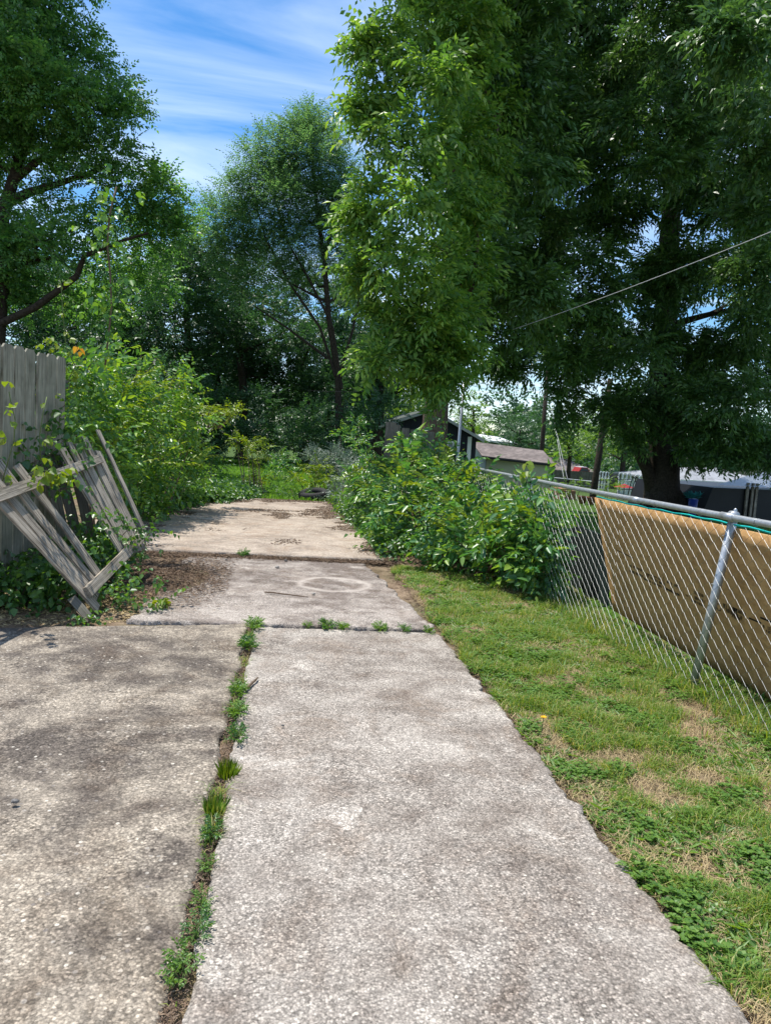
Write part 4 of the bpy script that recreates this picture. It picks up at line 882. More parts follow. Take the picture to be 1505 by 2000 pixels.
a = D(1220, 949, 40); rc = empty('red_canopy', Vector(a), 'small red canopy beside the black arbour', 'canopy'); m = MB(); V = [(a[0] - .5, 39.7, a[2] - .1), (a[0] + .5, 39.7, a[2] - .1), (a[0] + .5, 40.5, a[2] - .1), (a[0] - .5, 40.5, a[2] - .1), (a[0], 40.1, a[2] + .12)]; m.add(V, [(0, 1, 4), (1, 2, 4), (2, 3, 4), (3, 0, 4), (3, 2, 1, 0)]); m.build('cover', MAT['red'], rc)
m = MB(); m.tube([(a[0], 40.1, -1.2), (a[0], 40.1, a[2])], .03, 6); m.build('pole', MAT['black'], rc)
MAT['brick'] = shingle('red brick', (.34, .17, .12))
a = GG(1090, 974); b = GG(1152, 980); m = MB(); m.box(((a[0] + b[0]) / 2, a[1] + .8, a[2] + .2), (b[0] - a[0], 1.6, .5)); m.box(((a[0] + b[0]) / 2, a[1] + .8, a[2] + .48), (b[0] - a[0] - .3, 1.3, .1)); tag(m.build('brick_planter', MAT['brick'], None), 'low brick raised bed on the grass beyond the chain link fence', 'planter')
MAT['clay'] = plain('clay', (.2, .09, .06), .8, .2)
for i, px in enumerate((1136, 1153, 1170)):
    a = GG(px, 984 + i * 2); m = MB(); m.tube([a + [0, 0, 0], a + [0, 0, .3], a + [0, 0, .36], a + [0, 0, .36], a + [0, 0, .3]], [.13, .2, .22, .17, .15], 12); tag(m.build('plant_pot', MAT['clay'], None, True), ('dark clay pot nearest the brick raised bed', 'dark clay pot in the middle of three', 'dark clay pot nearest the tan board')[i], 'pot', 'clay pots by the raised bed')
# wooden yard fence far off and a low wire fence before it
yf = empty('yard_fence', Vector(D(1080, 945, 58)), 'dark wooden yard fence far off, right of the brown shed', 'fence'); a = D(1083, 918, 58); b = D(1330, 930, 58)
m = MB(); n = 90
for i in range(n): x_ = a[0] + (b[0] - a[0]) * i / n; m.box((x_, 58, (a[2] - 1.5) / 2), ((b[0] - a[0]) / n * .93, .03, a[2] + 1.5 + .04 * (i % 2)))
m.build('panel', MAT['wood_dark'], yf)
wf2 = empty('low_wire_fence', Vector(D(1090, 945, 50)), 'low silver wire fence in front of the far wooden fence', 'fence'); a = D(1082, 933, 50); b = D(1165, 941, 48)
m = MB(); m.tube([a, b], .035, 6); m.tube([a - [0, 0, .35], b - [0, 0, .35]], .02, 5); m.build('rail', MAT['galv'], wf2)
for f in (0, .5, 1): m = MB(); p = a + (b - a) * f; m.tube([(p[0], p[1], -1.2), p], .04, 6); m.build('post', MAT['galv'], wf2)
# parked car beyond the wooden fence
pc = empty('parked_car', Vector(D(1138, 918, 66)), 'red and white parked car seen over the far wooden fence', 'car'); a = D(1122, 918, 66); b = D(1158, 918, 66); L = b[0] - a[0]; zc = a[2]
m = MB(); prof = [(0, -1.1), (0, -.35), (.04, -.2), (.22, -.12), (.34, .28), (.68, .28), (.82, -.1), (.98, -.2), (1, -.4), (1, -1.1)]; V = [(a[0] + u * L, y_, zc + z_2) for y_ in (66, 67.7) for u, z_2 in prof]; k = len(prof)
m.add(V, [tuple(range(k))[::-1], tuple(range(k, 2 * k))] + [(i, (i + 1) % k, (i + 1) % k + k, i + k) for i in range(k)]); m.build('body', MAT['red'], pc)
m = MB(); m.box((a[0] + .51 * L, 66.85, zc + .31), (.32 * L, 1.5, .07)); m.build('roof', MAT['white'], pc)
m = MB(); m.add([(a[0] + u * L, 65.98, zc + v_) for u, v_ in ((.27, -.08), (.37, .22), (.66, .22), (.76, -.08))], [(0, 1, 2, 3)]); m.build('window', MAT['glass'], pc)
for u in (.2, .8): m = MB(); m.tube([(a[0] + u * L, 65.95, zc - 1.1), (a[0] + u * L, 66.2, zc - 1.1)], .36, 14); m.build('wheel', MAT['black'], pc)
# blue pot with a teal plant
MAT['blue'] = plain('blue glaze', (.02, .04, .2), .3, .5); MAT['teal_leaf'] = leafmat('teal leaves', [(.03, .2, .2), (.06, .34, .34)], .2, (1, 1, 1))
a = D(1352, 985, 24); a[2] = float(ground_z(a[0], a[1])); zt = D(1352, 974, 24)[2]; bp = empty('potted_plant', Vector(a), 'teal leaved plant in a blue pot in front of the white house', 'potted plant')
m = MB(); m.tube([a, a + [0, 0, .05], (a[0], a[1], zt - .02), (a[0], a[1], zt), (a[0], a[1], zt - .04)], [.1, .12, .17, .15, .13], 16); m.build('pot', MAT['blue'], bp, True)
V_ = []; Q_ = []; c_ = 0
for i in range(90):
    az_ = rg.uniform(0, 6.28); v, q_ = leaf(np.array([a[0] + rg.uniform(-.2, .2), a[1] + rg.uniform(-.2, .2), zt + rg.uniform(0, .15)]), np.array([math.cos(az_), math.sin(az_), rg.uniform(.2, 1.8)]), np.array([0, 0, 1.]), rg.uniform(.15, .32), .05, True, .3); V_ += v; Q_ += [tuple(k + c_ for k in w) for w in q_]; c_ += 6
quads('leaves', V_, Q_, MAT['teal_leaf'], bp)
# old tyre in the weeds
MAT['rubber'] = plain('old rubber', (.02, .019, .018), .8, .3, 0, .3, 30, .3)
a = D(612, 972, 18.7); m = MB(); nn_ = 28; k8 = 8; V = []
for i in range(nn_):
    q_ = 2 * math.pi * i / nn_
    for j in range(k8): w_ = 2 * math.pi * j / k8; V.append((a[0] + (.30 + .10 * math.cos(w_)) * math.cos(q_), a[1] + (.30 + .10 * math.cos(w_)) * math.sin(q_), .15 + .1 * math.sin(w_) + .06 * math.sin(q_ + .6)))
m.add(V, [(i * k8 + j, ((i + 1) % nn_) * k8 + j, ((i + 1) % nn_) * k8 + (j + 1) % k8, i * k8 + (j + 1) % k8) for i in range(nn_) for j in range(k8)]); tag(m.build('old_tyre', MAT['rubber'], None, True), 'old black tyre half hidden in weeds at the end of the pad', 'tyre')

# ------------------------------------------------------------------ poles, cables
def pole(name, label, p, q, d, r0, r1, mat, zb, cat='pole', group=None):
    a = D(*p, d); b = D(*q, d); s = (b - a) / (b[2] - a[2]); a0 = a + s * (zb - a[2]); m = MB(); m.tube([a0, a, b], [r0, r0, r1], 10); return tag(m.build(name, mat, None, True), label, cat, group)
pole('metal_pole', 'thin grey metal pole in front of the dark blue house', (893, 895), (906, 742), 22, .05, .045, MAT['galv'], -.3)
pole('utility_pole', 'dark wooden utility pole rising behind the brown shed roof', (1058, 872), (1070, 700), 52, .17, .14, MAT['bark'], -1.4, 'utility pole')
pole('utility_pole', 'leaning dark wooden pole in the yard right of the shed', (1160, 948), (1191, 740), 34, .17, .13, MAT['bark'], -.9, 'utility pole')
def cable(label, pts, d0, d1, r, mat, sag=0.0):
    n = 24; P = []
    a = D(*pts[0], d0); b = D(*pts[1], d1)
    for i in range(n + 1): f = i / n; p = a + (b - a) * f; p[2] -= sag * 4 * f * (1 - f); P.append(p)
    m = MB(); m.tube(P, r, 6); return tag(m.build('cable', mat, None, True), label, 'cable', 'overhead and guy cables')
MAT['cable'] = plain('pale cable', (.4, .4, .4), .6, .4, 0, .1, 5)
cable('thick pale service cable crossing the dark tree on the right', [(1700, 372), (1000, 644)], 7, 13, .005, MAT['cable'], .05)
cable('thin cable crossing the dark tree on the left', [(-10, 392), (290, 640)], 14, 26, .005, MAT['black'], .1)
cable('thin high cable in front of the woods left of the grey pole', [(600, 762), (905, 738)], 30, 22, .005, MAT['black'], .2)
cable('cable running right from the top of the grey pole', [(906, 742), (1066, 762)], 22, 50, .012, MAT['cable'], .1)
cable('lower cable running right from the grey pole', [(906, 748), (1066, 775)], 22, 50, .01, MAT['cable'], .2)
cable('low cable against the white cloud right of the grey pole', [(915, 812), (1066, 790)], 48, 52, .014, MAT['black'], .3)
cable('pale guy wire beside the shed, upper of a crossed pair', [(1076, 800), (1108, 938)], 52, 47, .02, MAT['cable'])
cable('second pale guy wire beside the shed', [(1080, 815), (1101, 938)], 52, 47, .02, MAT['cable'])
cable('guy wire slanting down left of the big dark trunk', [(1238, 880), (1268, 955)], 31, 30, .018, MAT['wood_grey'])

# ------------------------------------------------------------------ trees
rT = np.random.default_rng(77)
T_pin = [pinnate(rT, 8, .34, .13, .042, .5) for _ in range(8)]
T_pin_big = [pinnate(rT, 8, .42, .17, .055, .7) for _ in range(8)]
T_loose = [twig(rT, 11, .4, .15, .062, .6, False, 60, .2, .5) for _ in range(8)]
T_mid = [twig(rT, 12, .45, .12, .065, .35, False, 60) for _ in range(8)]
T_fine = [twig(rT, 12, .5, .085, .038, .3, False, 55) for _ in range(8)]
T_coarse = [twig(rT, 11, .7, .2, .11, .35, False, 60) for _ in range(8)]
T_far = [twig(rT, 9, 1.0, .34, .2, .3, False, 60) for _ in range(6)]
tot = 0
def jit(cl, s): r = np.random.default_rng(s); return [(c + r.normal(0, .25, 3) * rr, rr) for c, rr in cl]
# front tree, trunk seen above the right shrub
q = 19.0; b = D(846, 960, q); b[2] = float(ground_z(b[0], b[1]))
tr = [b, D(846, 880, q), D(852, 780, q), D(862, 640, q + .2), D(880, 520, q + .3), D(885, 380, q), D(870, 200, q), D(880, 0, q), D(890, -160, q)]
cl = [C(*a) for a in [(800, -90, 110, 18), (910, -90, 130, 19), (775, 60, 70, 17), (880, 50, 110, 18), (750, 165, 62, 17), (830, 170, 90, 16.5), (745, 275, 58, 16.5), (815, 290, 80, 16.2), (915, 270, 100, 18), 
     (728, 385, 58, 17), (800, 410, 78, 16), (890, 390, 90, 17.5), (738, 500, 58, 17), (805, 520, 74, 16), (880, 500, 76, 17.6), (760, 605, 55, 17), (835, 625, 66, 16.6), (890, 700, 50, 17), (735, 712, 34, 16.5), (815, 715, 55, 17), (860, 750, 38, 16.8), (780, 660, 45, 17.2), (700, 540, 30, 17), (712, 95, 22, 17), (700, 215, 20, 16.8), (695, 440, 28, 17.3), (848, 730, 34, 17.2), (872, 700, 36, 17.2), (838, 690, 40, 17), (900, 640, 50, 17.5), (850, 590, 60, 17)]]
cl += [C(*a) for a in [(935, 130, 34, 18), (955, 330, 36, 18.5), (930, 430, 34, 18), (965, 60, 34, 19), (925, 540, 34, 18), (980, 210, 30, 19)]]
cl += [C(*a) for a in [(760, -300, 130, 18), (900, -320, 150, 19), (1010, -150, 120, 19)]]
tot += tree('broadleaf_tree', 'tall sunlit tree with drooping leaves whose brown trunk stands before the dark blue house', None, tr, [.42, .36, .33, .3, .26, .2, .15, .11, .08], [(CAM + (c - CAM) * f_, r * f_) for c, r in cl for f_ in [1 - 3.3 / c[1]]], MAT['crown_front'], MAT['bark_pale'], T_pin + T_loose, 32, 101, (.8, 1.5), 18, .25)[1]
# large dark tree on the right
q = 27.0; b = D(1292, 985, q); b[2] = float(ground_z(b[0], b[1])) - .05
tr = [b, D(1292, 930, q), D(1296, 870, q), D(1290, 760, q), D(1300, 600, q), D(1310, 400, q), D(1320, 100, q), D(1320, -200, q)]
rB = np.random.default_rng(5); cl = []
low = lambda x: np.interp(x, [990, 1050, 1070, 1130, 1150, 1230, 1290, 1400, 1600, 1900], [690, 690, 760, 770, 730, 790, 850, 870, 890, 900])
for px in range(1000, 1760, 84):
    for py in range(-330, 900, 84):
        x_ = px + rB.uniform(-30, 30); y_ = py + rB.uniform(-30, 30)
        if y_ > low(x_) - 45: continue
        if x_ < 1100 and 560 < y_ < 720 and rB.random() < .45: continue
        near = np.interp(y_, [-330, 300, 600, 900], [15, 17, 20, 24]); cl.append(C(x_, y_, rB.uniform(50, 80), rB.uniform(near, 27)))
for a in [(1104, 770, 26, 23), (1108, 815, 20, 23), (1100, 730, 34, 23), (1010, 730, 22, 22), (960, 725, 18, 22), (985, 700, 25, 22), (1420, 70, 45, 12.5), (1460, 120, 40, 12.5), (1400, 890, 28, 25), (1350, 895, 24, 26), (1460, 890, 26, 24), (1500, 905, 24, 24), (1230, 850, 34, 27), (1170, 700, 50, 24), (1230, 780, 50, 25), (1480, 560, 80, 18), (1500, 420, 80, 16), (1500, 300, 80, 15), (1490, 190, 70, 14), (1180, 800, 34, 24), (1215, 820, 36, 23), (1250, 790, 44, 23), (1290, 800, 40, 23), (1330, 830, 40, 23), (1370, 840, 44, 22), (1420, 840, 44, 22), (1470, 850, 44, 22), (1350, 875, 28, 23), (1400, 888, 26, 22), (1450, 892, 26, 22), (1500, 895, 30, 22), (1240, 860, 26, 24), (1360, 780, 50, 21), (1450, 780, 60, 20), (1120, 700, 40, 21), (1150, 640, 50, 20), (1250, 700, 55, 20)]: cl.append(C(*a))
for px in range(900, 1100, 42):
    for py in range(-60, 660, 70): cl.append(C(px + rB.uniform(-15, 15), py + rB.uniform(-20, 20), rB.uniform(40, 58), rB.uniform(15.5, 24)))
for k in range(10): cl.append((np.array([rB.uniform(10, 22), rB.uniform(18, 28), rB.uniform(14, 22)]), rB.uniform(1.5, 2.4)))
def forks(mb):
    mb.tube([D(1300, 930, q), D(1318, 860, q - .3), D(1345, 770, q - .5), D(1380, 640, q - 1)], [.42, .34, .26, .16], 9, False)
    mb.tube([D(1275, 960, q), D(1262, 915, q - .3), D(1238, 870, q - .6), D(1200, 800, q - 1)], [.3, .24, .17, .1], 8, False)
tot += tree('broadleaf_tree', 'huge dark shaded tree with the thickest trunk, filling the right side', None, tr, [.74, .66, .6, .52, .42, .34, .25, .15], cl, MAT['crown_big'], MAT['bark'], T_pin_big + T_loose, 27, 102, (.85, 1.45), 18, .29, extra=forks, twigs=3)[1]
# left tree
q = 28.0; b = D(-25, 900, q); b[2] = 0
tr = [b, D(-15, 750, q), D(0, 560, q), D(5, 420, q), D(30, 340, q), D(60, 200, q), D(60, 40, q), D(60, -120, q)]
cl = [C(*a) for a in [(20, -110, 150, 28), (110, -60, 90, 27), (40, 20, 110, 26), (125, 50, 62, 27), (60, 130, 100, 26), (160, 120, 60, 27), (225, 160, 42, 27), (20, 210, 100, 27), (130, 210, 80, 26), (215, 235, 55, 27), (60, 290, 80, 28), (150, 290, 70, 27), (225, 300, 42, 27), (255, 215, 24, 27),
     (120, 345, 40, 27), (200, 350, 45, 27), (270, 350, 50, 28), (320, 385, 48, 28), (350, 420, 30, 28), (260, 430, 55, 28), (90, 430, 60, 28), (20, 480, 70, 28), (110, 500, 60, 28), (310, 460, 55, 29), (30, 580, 75, 29), (120, 590, 60, 29), (220, 510, 50, 29), (300, 540, 60, 30), (200, 600, 60, 30), (-60, 300, 120, 28), (-70, 60, 150, 28), (-60, 500, 100, 28), (20, -300, 180, 28), (-200, 0, 200, 28), (90, 160, 70, 25), (180, 200, 50, 26), (240, 200, 36, 26), (0, 120, 80, 25), (80, 470, 50, 26), (170, 440, 50, 27), (300, 410, 40, 28), (340, 440, 34, 28)]]
def lim(mb):
    mb.tube([D(0, 430, q), D(30, 350, q - .3), D(80, 310, q - .6), D(150, 280, q - 1)], [.2, .15, .11, .06], 8, False)
    mb.tube([D(5, 400, q), D(60, 375, q - .3), D(110, 360, q - .6), D(200, 330, q - .8)], [.2, .15, .11, .07], 8, False)
    mb.tube([D(-15, 640, q), D(70, 600, q - .6), D(150, 540, q - .8), D(165, 500, q - .8), D(240, 470, q - .8), D(290, 455, q - 1)], [.15, .13, .11, .09, .06, .04], 8, False)
tot += tree('broadleaf_tree', 'large dark green tree with spreading limbs on the left edge of the sky', None, tr, [.42, .36, .3, .24, .19, .14, .1, .07], cl, MAT['crown_left'], MAT['bark'], T_mid, 15, 103, (1.0, 1.7), 14, .38, extra=lim)[1]
# tall thin tree in the centre
q = 36.0; b = D(662, 905, q); b[2] = 0
tr = [b, D(660, 740, q), D(642, 620, q), D(632, 500, q), D(618, 400, q), D(610, 300, q), D(600, 240, q)]
cl = [C(*a) for a in [(612, 240, 34, 36), (580, 262, 34, 36), (640, 265, 28, 36), (530, 282, 36, 36), (600, 310, 50, 35), (548, 330, 44, 36), (640, 330, 40, 36), (490, 310, 24, 36), (490, 350, 42, 36), (450, 375, 30, 36), (560, 390, 50, 35), (625, 400, 45, 36), (678, 350, 34, 36), (684, 420, 36, 36), (500, 420, 45, 36), (435, 425, 34, 37), (410, 400, 18, 37), (560, 460, 48, 36), (640, 480, 40, 36),
     (480, 490, 42, 37), (430, 480, 40, 37), (690, 500, 32, 36), (545, 540, 45, 36), (470, 560, 45, 37), (620, 560, 30, 37), (600, 225, 18, 36), (655, 232, 16, 36), (690, 580, 30, 37), (460, 440, 40, 37), (520, 370, 42, 36), (600, 270, 42, 36), (570, 340, 46, 36), (650, 380, 46, 36), (520, 480, 46, 37), (600, 520, 44, 37), (660, 440, 42, 36), (400, 470, 34, 38), (590, 430, 46, 36), (670, 540, 40, 37)]]
def lim2(mb):
    for P_, r_ in (([(655, 735), (625, 640), (570, 560), (520, 470), (500, 400)], .08), ([(642, 620), (600, 540), (560, 470), (540, 400)], .07), ([(660, 740), (690, 640), (705, 560), (715, 500)], .08), ([(668, 760), (650, 640), (610, 560)], .07), ([(632, 500), (655, 430), (680, 370)], .1), ([(640, 700), (560, 640), (500, 600)], .08)):
        mb.tube([D(*p, q - .1) for p in P_], list(np.linspace(r_, r_ * .35, len(P_))), 7, False)
tot += tree('tall_thin_tree', 'tall thin airy tree with bare forking stems in the centre of the picture', None, tr, [.17, .15, .13, .11, .08, .06, .03], cl, MAT['crown_thin'], MAT['bark'], T_fine, 32, 104, (1.1, 1.8), 12, .42, extra=lim2, rl=.25)[1]
# woodland trees behind: each a tree of its own
woods = [(420, 48, [(380, 520, 50), (440, 560, 55), (500, 540, 50), (400, 620, 60), (470, 640, 60), (540, 600, 55), (420, 700, 65), (500, 710, 65), (460, 780, 65), (560, 790, 60)], 'broad dark woodland tree filling the gap behind the others'),
 (640, 50, [(590, 560, 45), (650, 600, 50), (700, 560, 45), (610, 660, 55), (680, 680, 55), (740, 640, 45), (640, 750, 60), (710, 760, 60), (580, 800, 50)], 'broad woodland tree deep behind the thin stems'),
 (200, 50, [(30, 500, 60), (110, 560, 60), (200, 620, 65), (280, 560, 60), (330, 520, 50), (100, 660, 70), (200, 700, 70), (300, 680, 70)], 'broad woodland tree deep behind the left tree'),
 (60, 44, [(-20, 560, 80), (60, 600, 90), (150, 640, 70), (60, 700, 90), (-20, 740, 100), (150, 740, 70)], 'shaded woodland tree behind the standing board fence'),
 (240, 42, [(190, 560, 60), (260, 590, 60), (240, 660, 70), (320, 640, 60), (200, 730, 70), (290, 740, 70)], 'shaded woodland tree behind the tall leafy shoot'),
 (370, 41, [(360, 450, 40), (390, 500, 45), (340, 540, 50), (410, 560, 55), (360, 620, 65), (430, 650, 60), (370, 720, 70)], 'dense green woodland tree above the left shrub'),
 (470, 43, [(430, 540, 45), (500, 600, 50), (460, 640, 60), (540, 660, 55), (480, 720, 65), (540, 740, 60)], 'woodland tree between the left shrub and the thin tree'),
 (590, 45, [(560, 620, 45), (610, 670, 50), (560, 700, 55), (640, 740, 50), (590, 780, 60)], 'dark woodland tree just left of the thin stems'),
 (735, 40, [(700, 600, 40), (745, 640, 50), (700, 700, 50), (760, 720, 50), (720, 780, 60), (790, 760, 40)], 'woodland tree behind the front tree, left of its trunk'),
 (130, 55, [(80, 540, 60), (150, 580, 60), (120, 640, 70)], 'far lighter woodland tree seen through the left tree'),
 (660, 58, [(640, 640, 50), (690, 660, 50), (650, 720, 60), (720, 700, 50)], 'far woodland tree behind the thin stems')]
for i, (px, d, L_, lab) in enumerate(woods):
    b = D(px, 900, d); b[2] = 0; top = min(p[1] for p in L_); tr = [b, D(px + 8, 780, d), D(px - 6, (780 + top) / 2, d), D(px + 4, top + 20, d)]
    cc = [C(a, b_, r, d + rB.uniform(-3, 2)) for a, b_, r in L_]
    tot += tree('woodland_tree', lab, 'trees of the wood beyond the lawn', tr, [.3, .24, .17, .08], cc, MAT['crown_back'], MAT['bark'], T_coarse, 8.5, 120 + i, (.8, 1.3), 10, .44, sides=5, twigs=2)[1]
# understory along the edge of the wood
def shrub(name, label, cl, mat, temps, dens, seed, scale=(.8, 1.2), group=None, sub=9, subr=.42, base=None, shoots=0, stem='twig', cat='shrub', flat=.8, roll=.5, tips=0):
    rg = np.random.default_rng(seed); P, A = blob_points(cl, rg, dens, sub, subr, flat); c = np.mean([k[0] for k in cl], 0)
    if base is None: base = np.array([c[0], c[1], 0.0]); base[2] = float(ground_z(c[0], c[1]))
    root = empty(name, Vector(base), label, cat, group); k = P[:, 2] > ground_z(P[:, 0], P[:, 1]) + .02; P = P[k]; A = A[k]
    m = MB()
    for q_, r_ in cl:
        g = np.array([base[0] * .55 + q_[0] * .45, base[1] * .55 + q_[1] * .45, base[2] - .05])
        for _ in range(2): g2 = g + rg.normal(0, .12, 3) * [1, 1, 0]; m.tube(bez(g2, q_ + rg.normal(0, .3, 3) * r_, rg, 5, .12, .05), list(np.linspace(.016 + .004 * r_, .004, 6)), 5, False)
    if shoots:
        for _ in range(shoots):
            q_, r_ = cl[rg.integers(len(cl))]; u = unit(1, rg)[0]; u[2] = abs(u[2]) + .3; u /= np.linalg.norm(u); s = q_ + u * r_ * .7; L = rg.uniform(.25, .6) * min(1, r_ + .4); e = s + (u + [0, 0, .4]) * L; pts = bez(s, e, rg, 5, .06, .04); m.tube(pts, [.006, .005, .005, .004, .003, .002], 4, False)
            for k_ in range(1, 6): P = np.vstack([P, pts[k_]]); A = np.vstack([A, (pts[k_] - pts[k_ - 1]) / L + unit(1, rg)[0] * .25])
    m.build('stems', MAT[stem], root)
    V, Q = scatter(temps, P, A, rg.uniform(scale[0], scale[1], len(P)), rg, roll); quads('foliage', V, Q, MAT[mat], root)
    if tips:   # shoot tips proud of the older leaves; sunlit highlights put into their colour
        w = np.array([k_[1] ** 2 for k_ in cl]); ii = rg.choice(len(cl), tips, p=w / w.sum()); u = unit(tips, rg); u[:, 2] = np.abs(u[:, 2]) + .25; u /= np.linalg.norm(u, axis=1, keepdims=True)
        Pt = np.array([cl[k_][0] for k_ in ii]) + u * np.array([cl[k_][1] for k_ in ii])[:, None] * rg.uniform(.95, 1.3, (tips, 1)); V2, Q2 = scatter(temps, Pt, u + [0, 0, .3], rg.uniform(.6, 1.1, tips), rg, .4); quads('highlight_tips', V2, Q2, MAT['new_leaf'], root)
    return len(Q)
und = [([(395, 800, 55, 37), (450, 850, 45, 36), (400, 870, 40, 36)], 'dark undergrowth shrub behind the left shrub branch'), ([(520, 800, 55, 38), (500, 860, 45, 37), (560, 870, 40, 37)], 'dark undergrowth shrub behind the small sapling'),
       ([(610, 820, 50, 37), (590, 870, 45, 36), (650, 860, 40, 36)], 'dark undergrowth shrub left of the silvery shrub'), ([(700, 830, 50, 34), (670, 880, 40, 34), (740, 800, 40, 34)], 'undergrowth shrub left of the weathered boards'),
       ([(300, 760, 60, 36), (250, 820, 60, 36), (340, 840, 50, 36)], 'undergrowth hidden behind the left shrub'), ([(100, 760, 70, 30), (180, 790, 60, 30), (60, 830, 60, 30)], 'undergrowth behind the standing fence'),
       ([(790, 790, 45, 54), (760, 830, 40, 54), (830, 790, 40, 55)], 'bright undergrowth left of the dark blue house roof')]
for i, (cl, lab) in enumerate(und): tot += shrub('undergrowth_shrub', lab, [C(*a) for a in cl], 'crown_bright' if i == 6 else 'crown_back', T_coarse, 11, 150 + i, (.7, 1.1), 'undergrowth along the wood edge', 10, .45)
# a far-off belt of trees closes the horizon
rg = np.random.default_rng(9); P = []; A = []
for k in range(130):
    ang = rg.uniform(-.75, .85); dd = rg.uniform(75, 130); c = np.array([math.sin(ang) * dd, math.cos(ang) * dd, rg.uniform(0, 4.2 if ang > .12 else 11)]); n = 190; v = unit(n, rg); P.append(c + v * np.array([1, 1, .8]) * rg.uniform(2.5, 4.5) * rg.random((n, 1)) ** .33); A.append(v)
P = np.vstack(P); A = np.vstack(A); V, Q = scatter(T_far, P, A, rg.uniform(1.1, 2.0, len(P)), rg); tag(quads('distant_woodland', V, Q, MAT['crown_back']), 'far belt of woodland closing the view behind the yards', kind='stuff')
# yard trees beyond the sheds
yard = [(1015, 60, [(985, 830, 34), (1020, 845, 34), (1050, 830, 34), (1000, 865, 30), (1045, 865, 30), (960, 870, 20)], 'green tree behind the brown shed roof, left of the wooden utility pole', 'crown_back', .2),
        (1110, 55, [(1095, 860, 34), (1130, 850, 34), (1110, 890, 26), (1085, 890, 22)], 'green tree right behind the shed corner', 'crown_bright', .2),
        (1215, 50, [(1160, 810, 36), (1205, 800, 40), (1240, 830, 34), (1180, 850, 40), (1225, 870, 34), (1150, 880, 30), (1195, 890, 26)], 'bright lit tree between the leaning dark pole and the thickest trunk', 'crown_bright', .22),
        (925, 54, [(915, 790, 26), (900, 820, 26), (930, 820, 24), (940, 845, 20), (925, 850, 24)], 'tree with yellowish leaves behind the right slope of the dark house roof', 'crown_bright', .2)]
for i, (px, d, L_, lab, mt, r0_) in enumerate(yard):
    b = D(px, 915, d); b[2] = float(ground_z(b[0], b[1])); tp = min(p[1] for p in L_); tr = [b, D(px + 3, 880, d), D(px - 2, (880 + tp) / 2, d), D(px, tp + 10, d)]
    tot += tree('yard_tree', lab, 'trees in the neighbouring yards', tr, [r0_, r0_ * .8, r0_ * .6, .06], [C(a, b_, r, d + rB.uniform(-1.5, 1.5)) for a, b_, r in L_], MAT[mt], MAT['bark'], T_coarse, 6.5, 170 + i, (.6, 1.1), 10, .44, sides=5, twigs=2, lo=.15)[1]
for i, (px, py, r, d, lab) in enumerate([(1112, 950, 15, 33, 'garden plant above the brick raised bed'), (1135, 945, 13, 35, 'taller garden plant left of the leaning dark pole'), (1185, 945, 16, 34, 'leafy garden plant right of the leaning dark pole'), (1208, 952, 12, 35, 'garden plant in front of the white hoops'), (1090, 950, 12, 36, 'pale weeds at the shed corner')]):
    tot += shrub('garden_plant', lab, [C(px, py, r, d)], 'crown_bright', T_mid, 24, 190 + i, (.5, .8), 'plants in the neighbour\'s garden', 6, .5)

# ------------------------------------------------------------------ near shrubs
T_bush = [twig(rT, int(rT.integers(6, 10)), .26, lf, lf * .48, .35, True, 58, .25) for lf in (.07, .08, .09, .1, .11, .12, .13, .14, .09, .1)]
T_bushL = [twig(rT, int(rT.integers(6, 10)), .28, lf, lf * .44, .4, True, 55, .25) for lf in (.07, .08, .09, .1, .11, .12, .13, .14, .09, .1)]
T_small = [twig(rT, 9, .2, .05, .028, .25, True, 60, .2) for _ in range(6)]
T_vine = [twig(rT, 5, .26, .105, .09, .5, True, 65, .3, .35) for _ in range(8)]
T_big_leaf = [twig(rT, 3, .16, .15, .13, .5, True, 60, .35, .4) for _ in range(5)]
right = [(722, 935, 28, 14), (755, 915, 38, 13), (812, 900, 38, 12), (868, 922, 46, 11.5), (898, 945, 44, 10.8), (795, 950, 65, 11), (870, 975, 72, 10), (945, 1010, 50, 9.6), (1005, 1040, 46, 8.9), (1025, 1010, 24, 8.3), (850, 1045, 62, 9.5), (930, 1060, 75, 8.8), (1000, 1075, 60, 8.2), (1035, 1110, 34, 7.8), (785, 1000, 42, 10.8), (925, 935, 22, 11),
  (1040, 1060, 26, 7.8), (715, 960, 28, 14.2), (765, 1045, 26, 10.4), (792, 862, 13, 12), (740, 975, 34, 12.5), (850, 895, 26, 11.5), (960, 1110, 45, 8.3), (880, 1090, 45, 8.9)]
right += [(1048, 1090, 32, 7.6), (1050, 1035, 26, 7.7), (1052, 1125, 20, 7.5), (1010, 1050, 38, 8.2)]
tot += shrub('large_shrub', 'large sunlit shrub between the far pad and the chain link fence', [C(a[0], a[1] + (20 if a[1] < 960 else 0), a[2] * .82, a[3]) for a in right], 'bush', T_bush, 95, 301, (.8, 1.35), None, 15, .30, np.array([2.35, 9.6, 0]), 60, tips=230)
left = [(205, 768, 46, 12), (262, 760, 48, 12.4), (325, 775, 44, 13.6), (360, 790, 36, 14.4), (178, 810, 60, 11), (255, 825, 75, 12), (335, 835, 55, 13.6), (300, 915, 72, 12.5), (365, 895, 42, 14.4), (232, 915, 72, 11.3), (345, 965, 40, 14.4), (392, 820, 30, 14.8), (155, 765, 34, 10.5), (275, 975, 36, 12.6), (185, 885, 48, 10.6), (160, 850, 40, 10), (385, 930, 25, 15), (310, 990, 24, 13), (225, 985, 30, 11.6), (150, 745, 18, 10)]
tot += shrub('large_shrub', 'large yellow green shrub growing over the end of the left board fence', [C(a[0] - (8 if a[0] > 250 else 0), a[1] + 10, a[2] * .86, a[3]) for a in left], 'bush_left', T_bushL, 90, 302, (.85, 1.4), None, 15, .30, np.array([-2.5, 12.6, 0]), 60, tips=260)
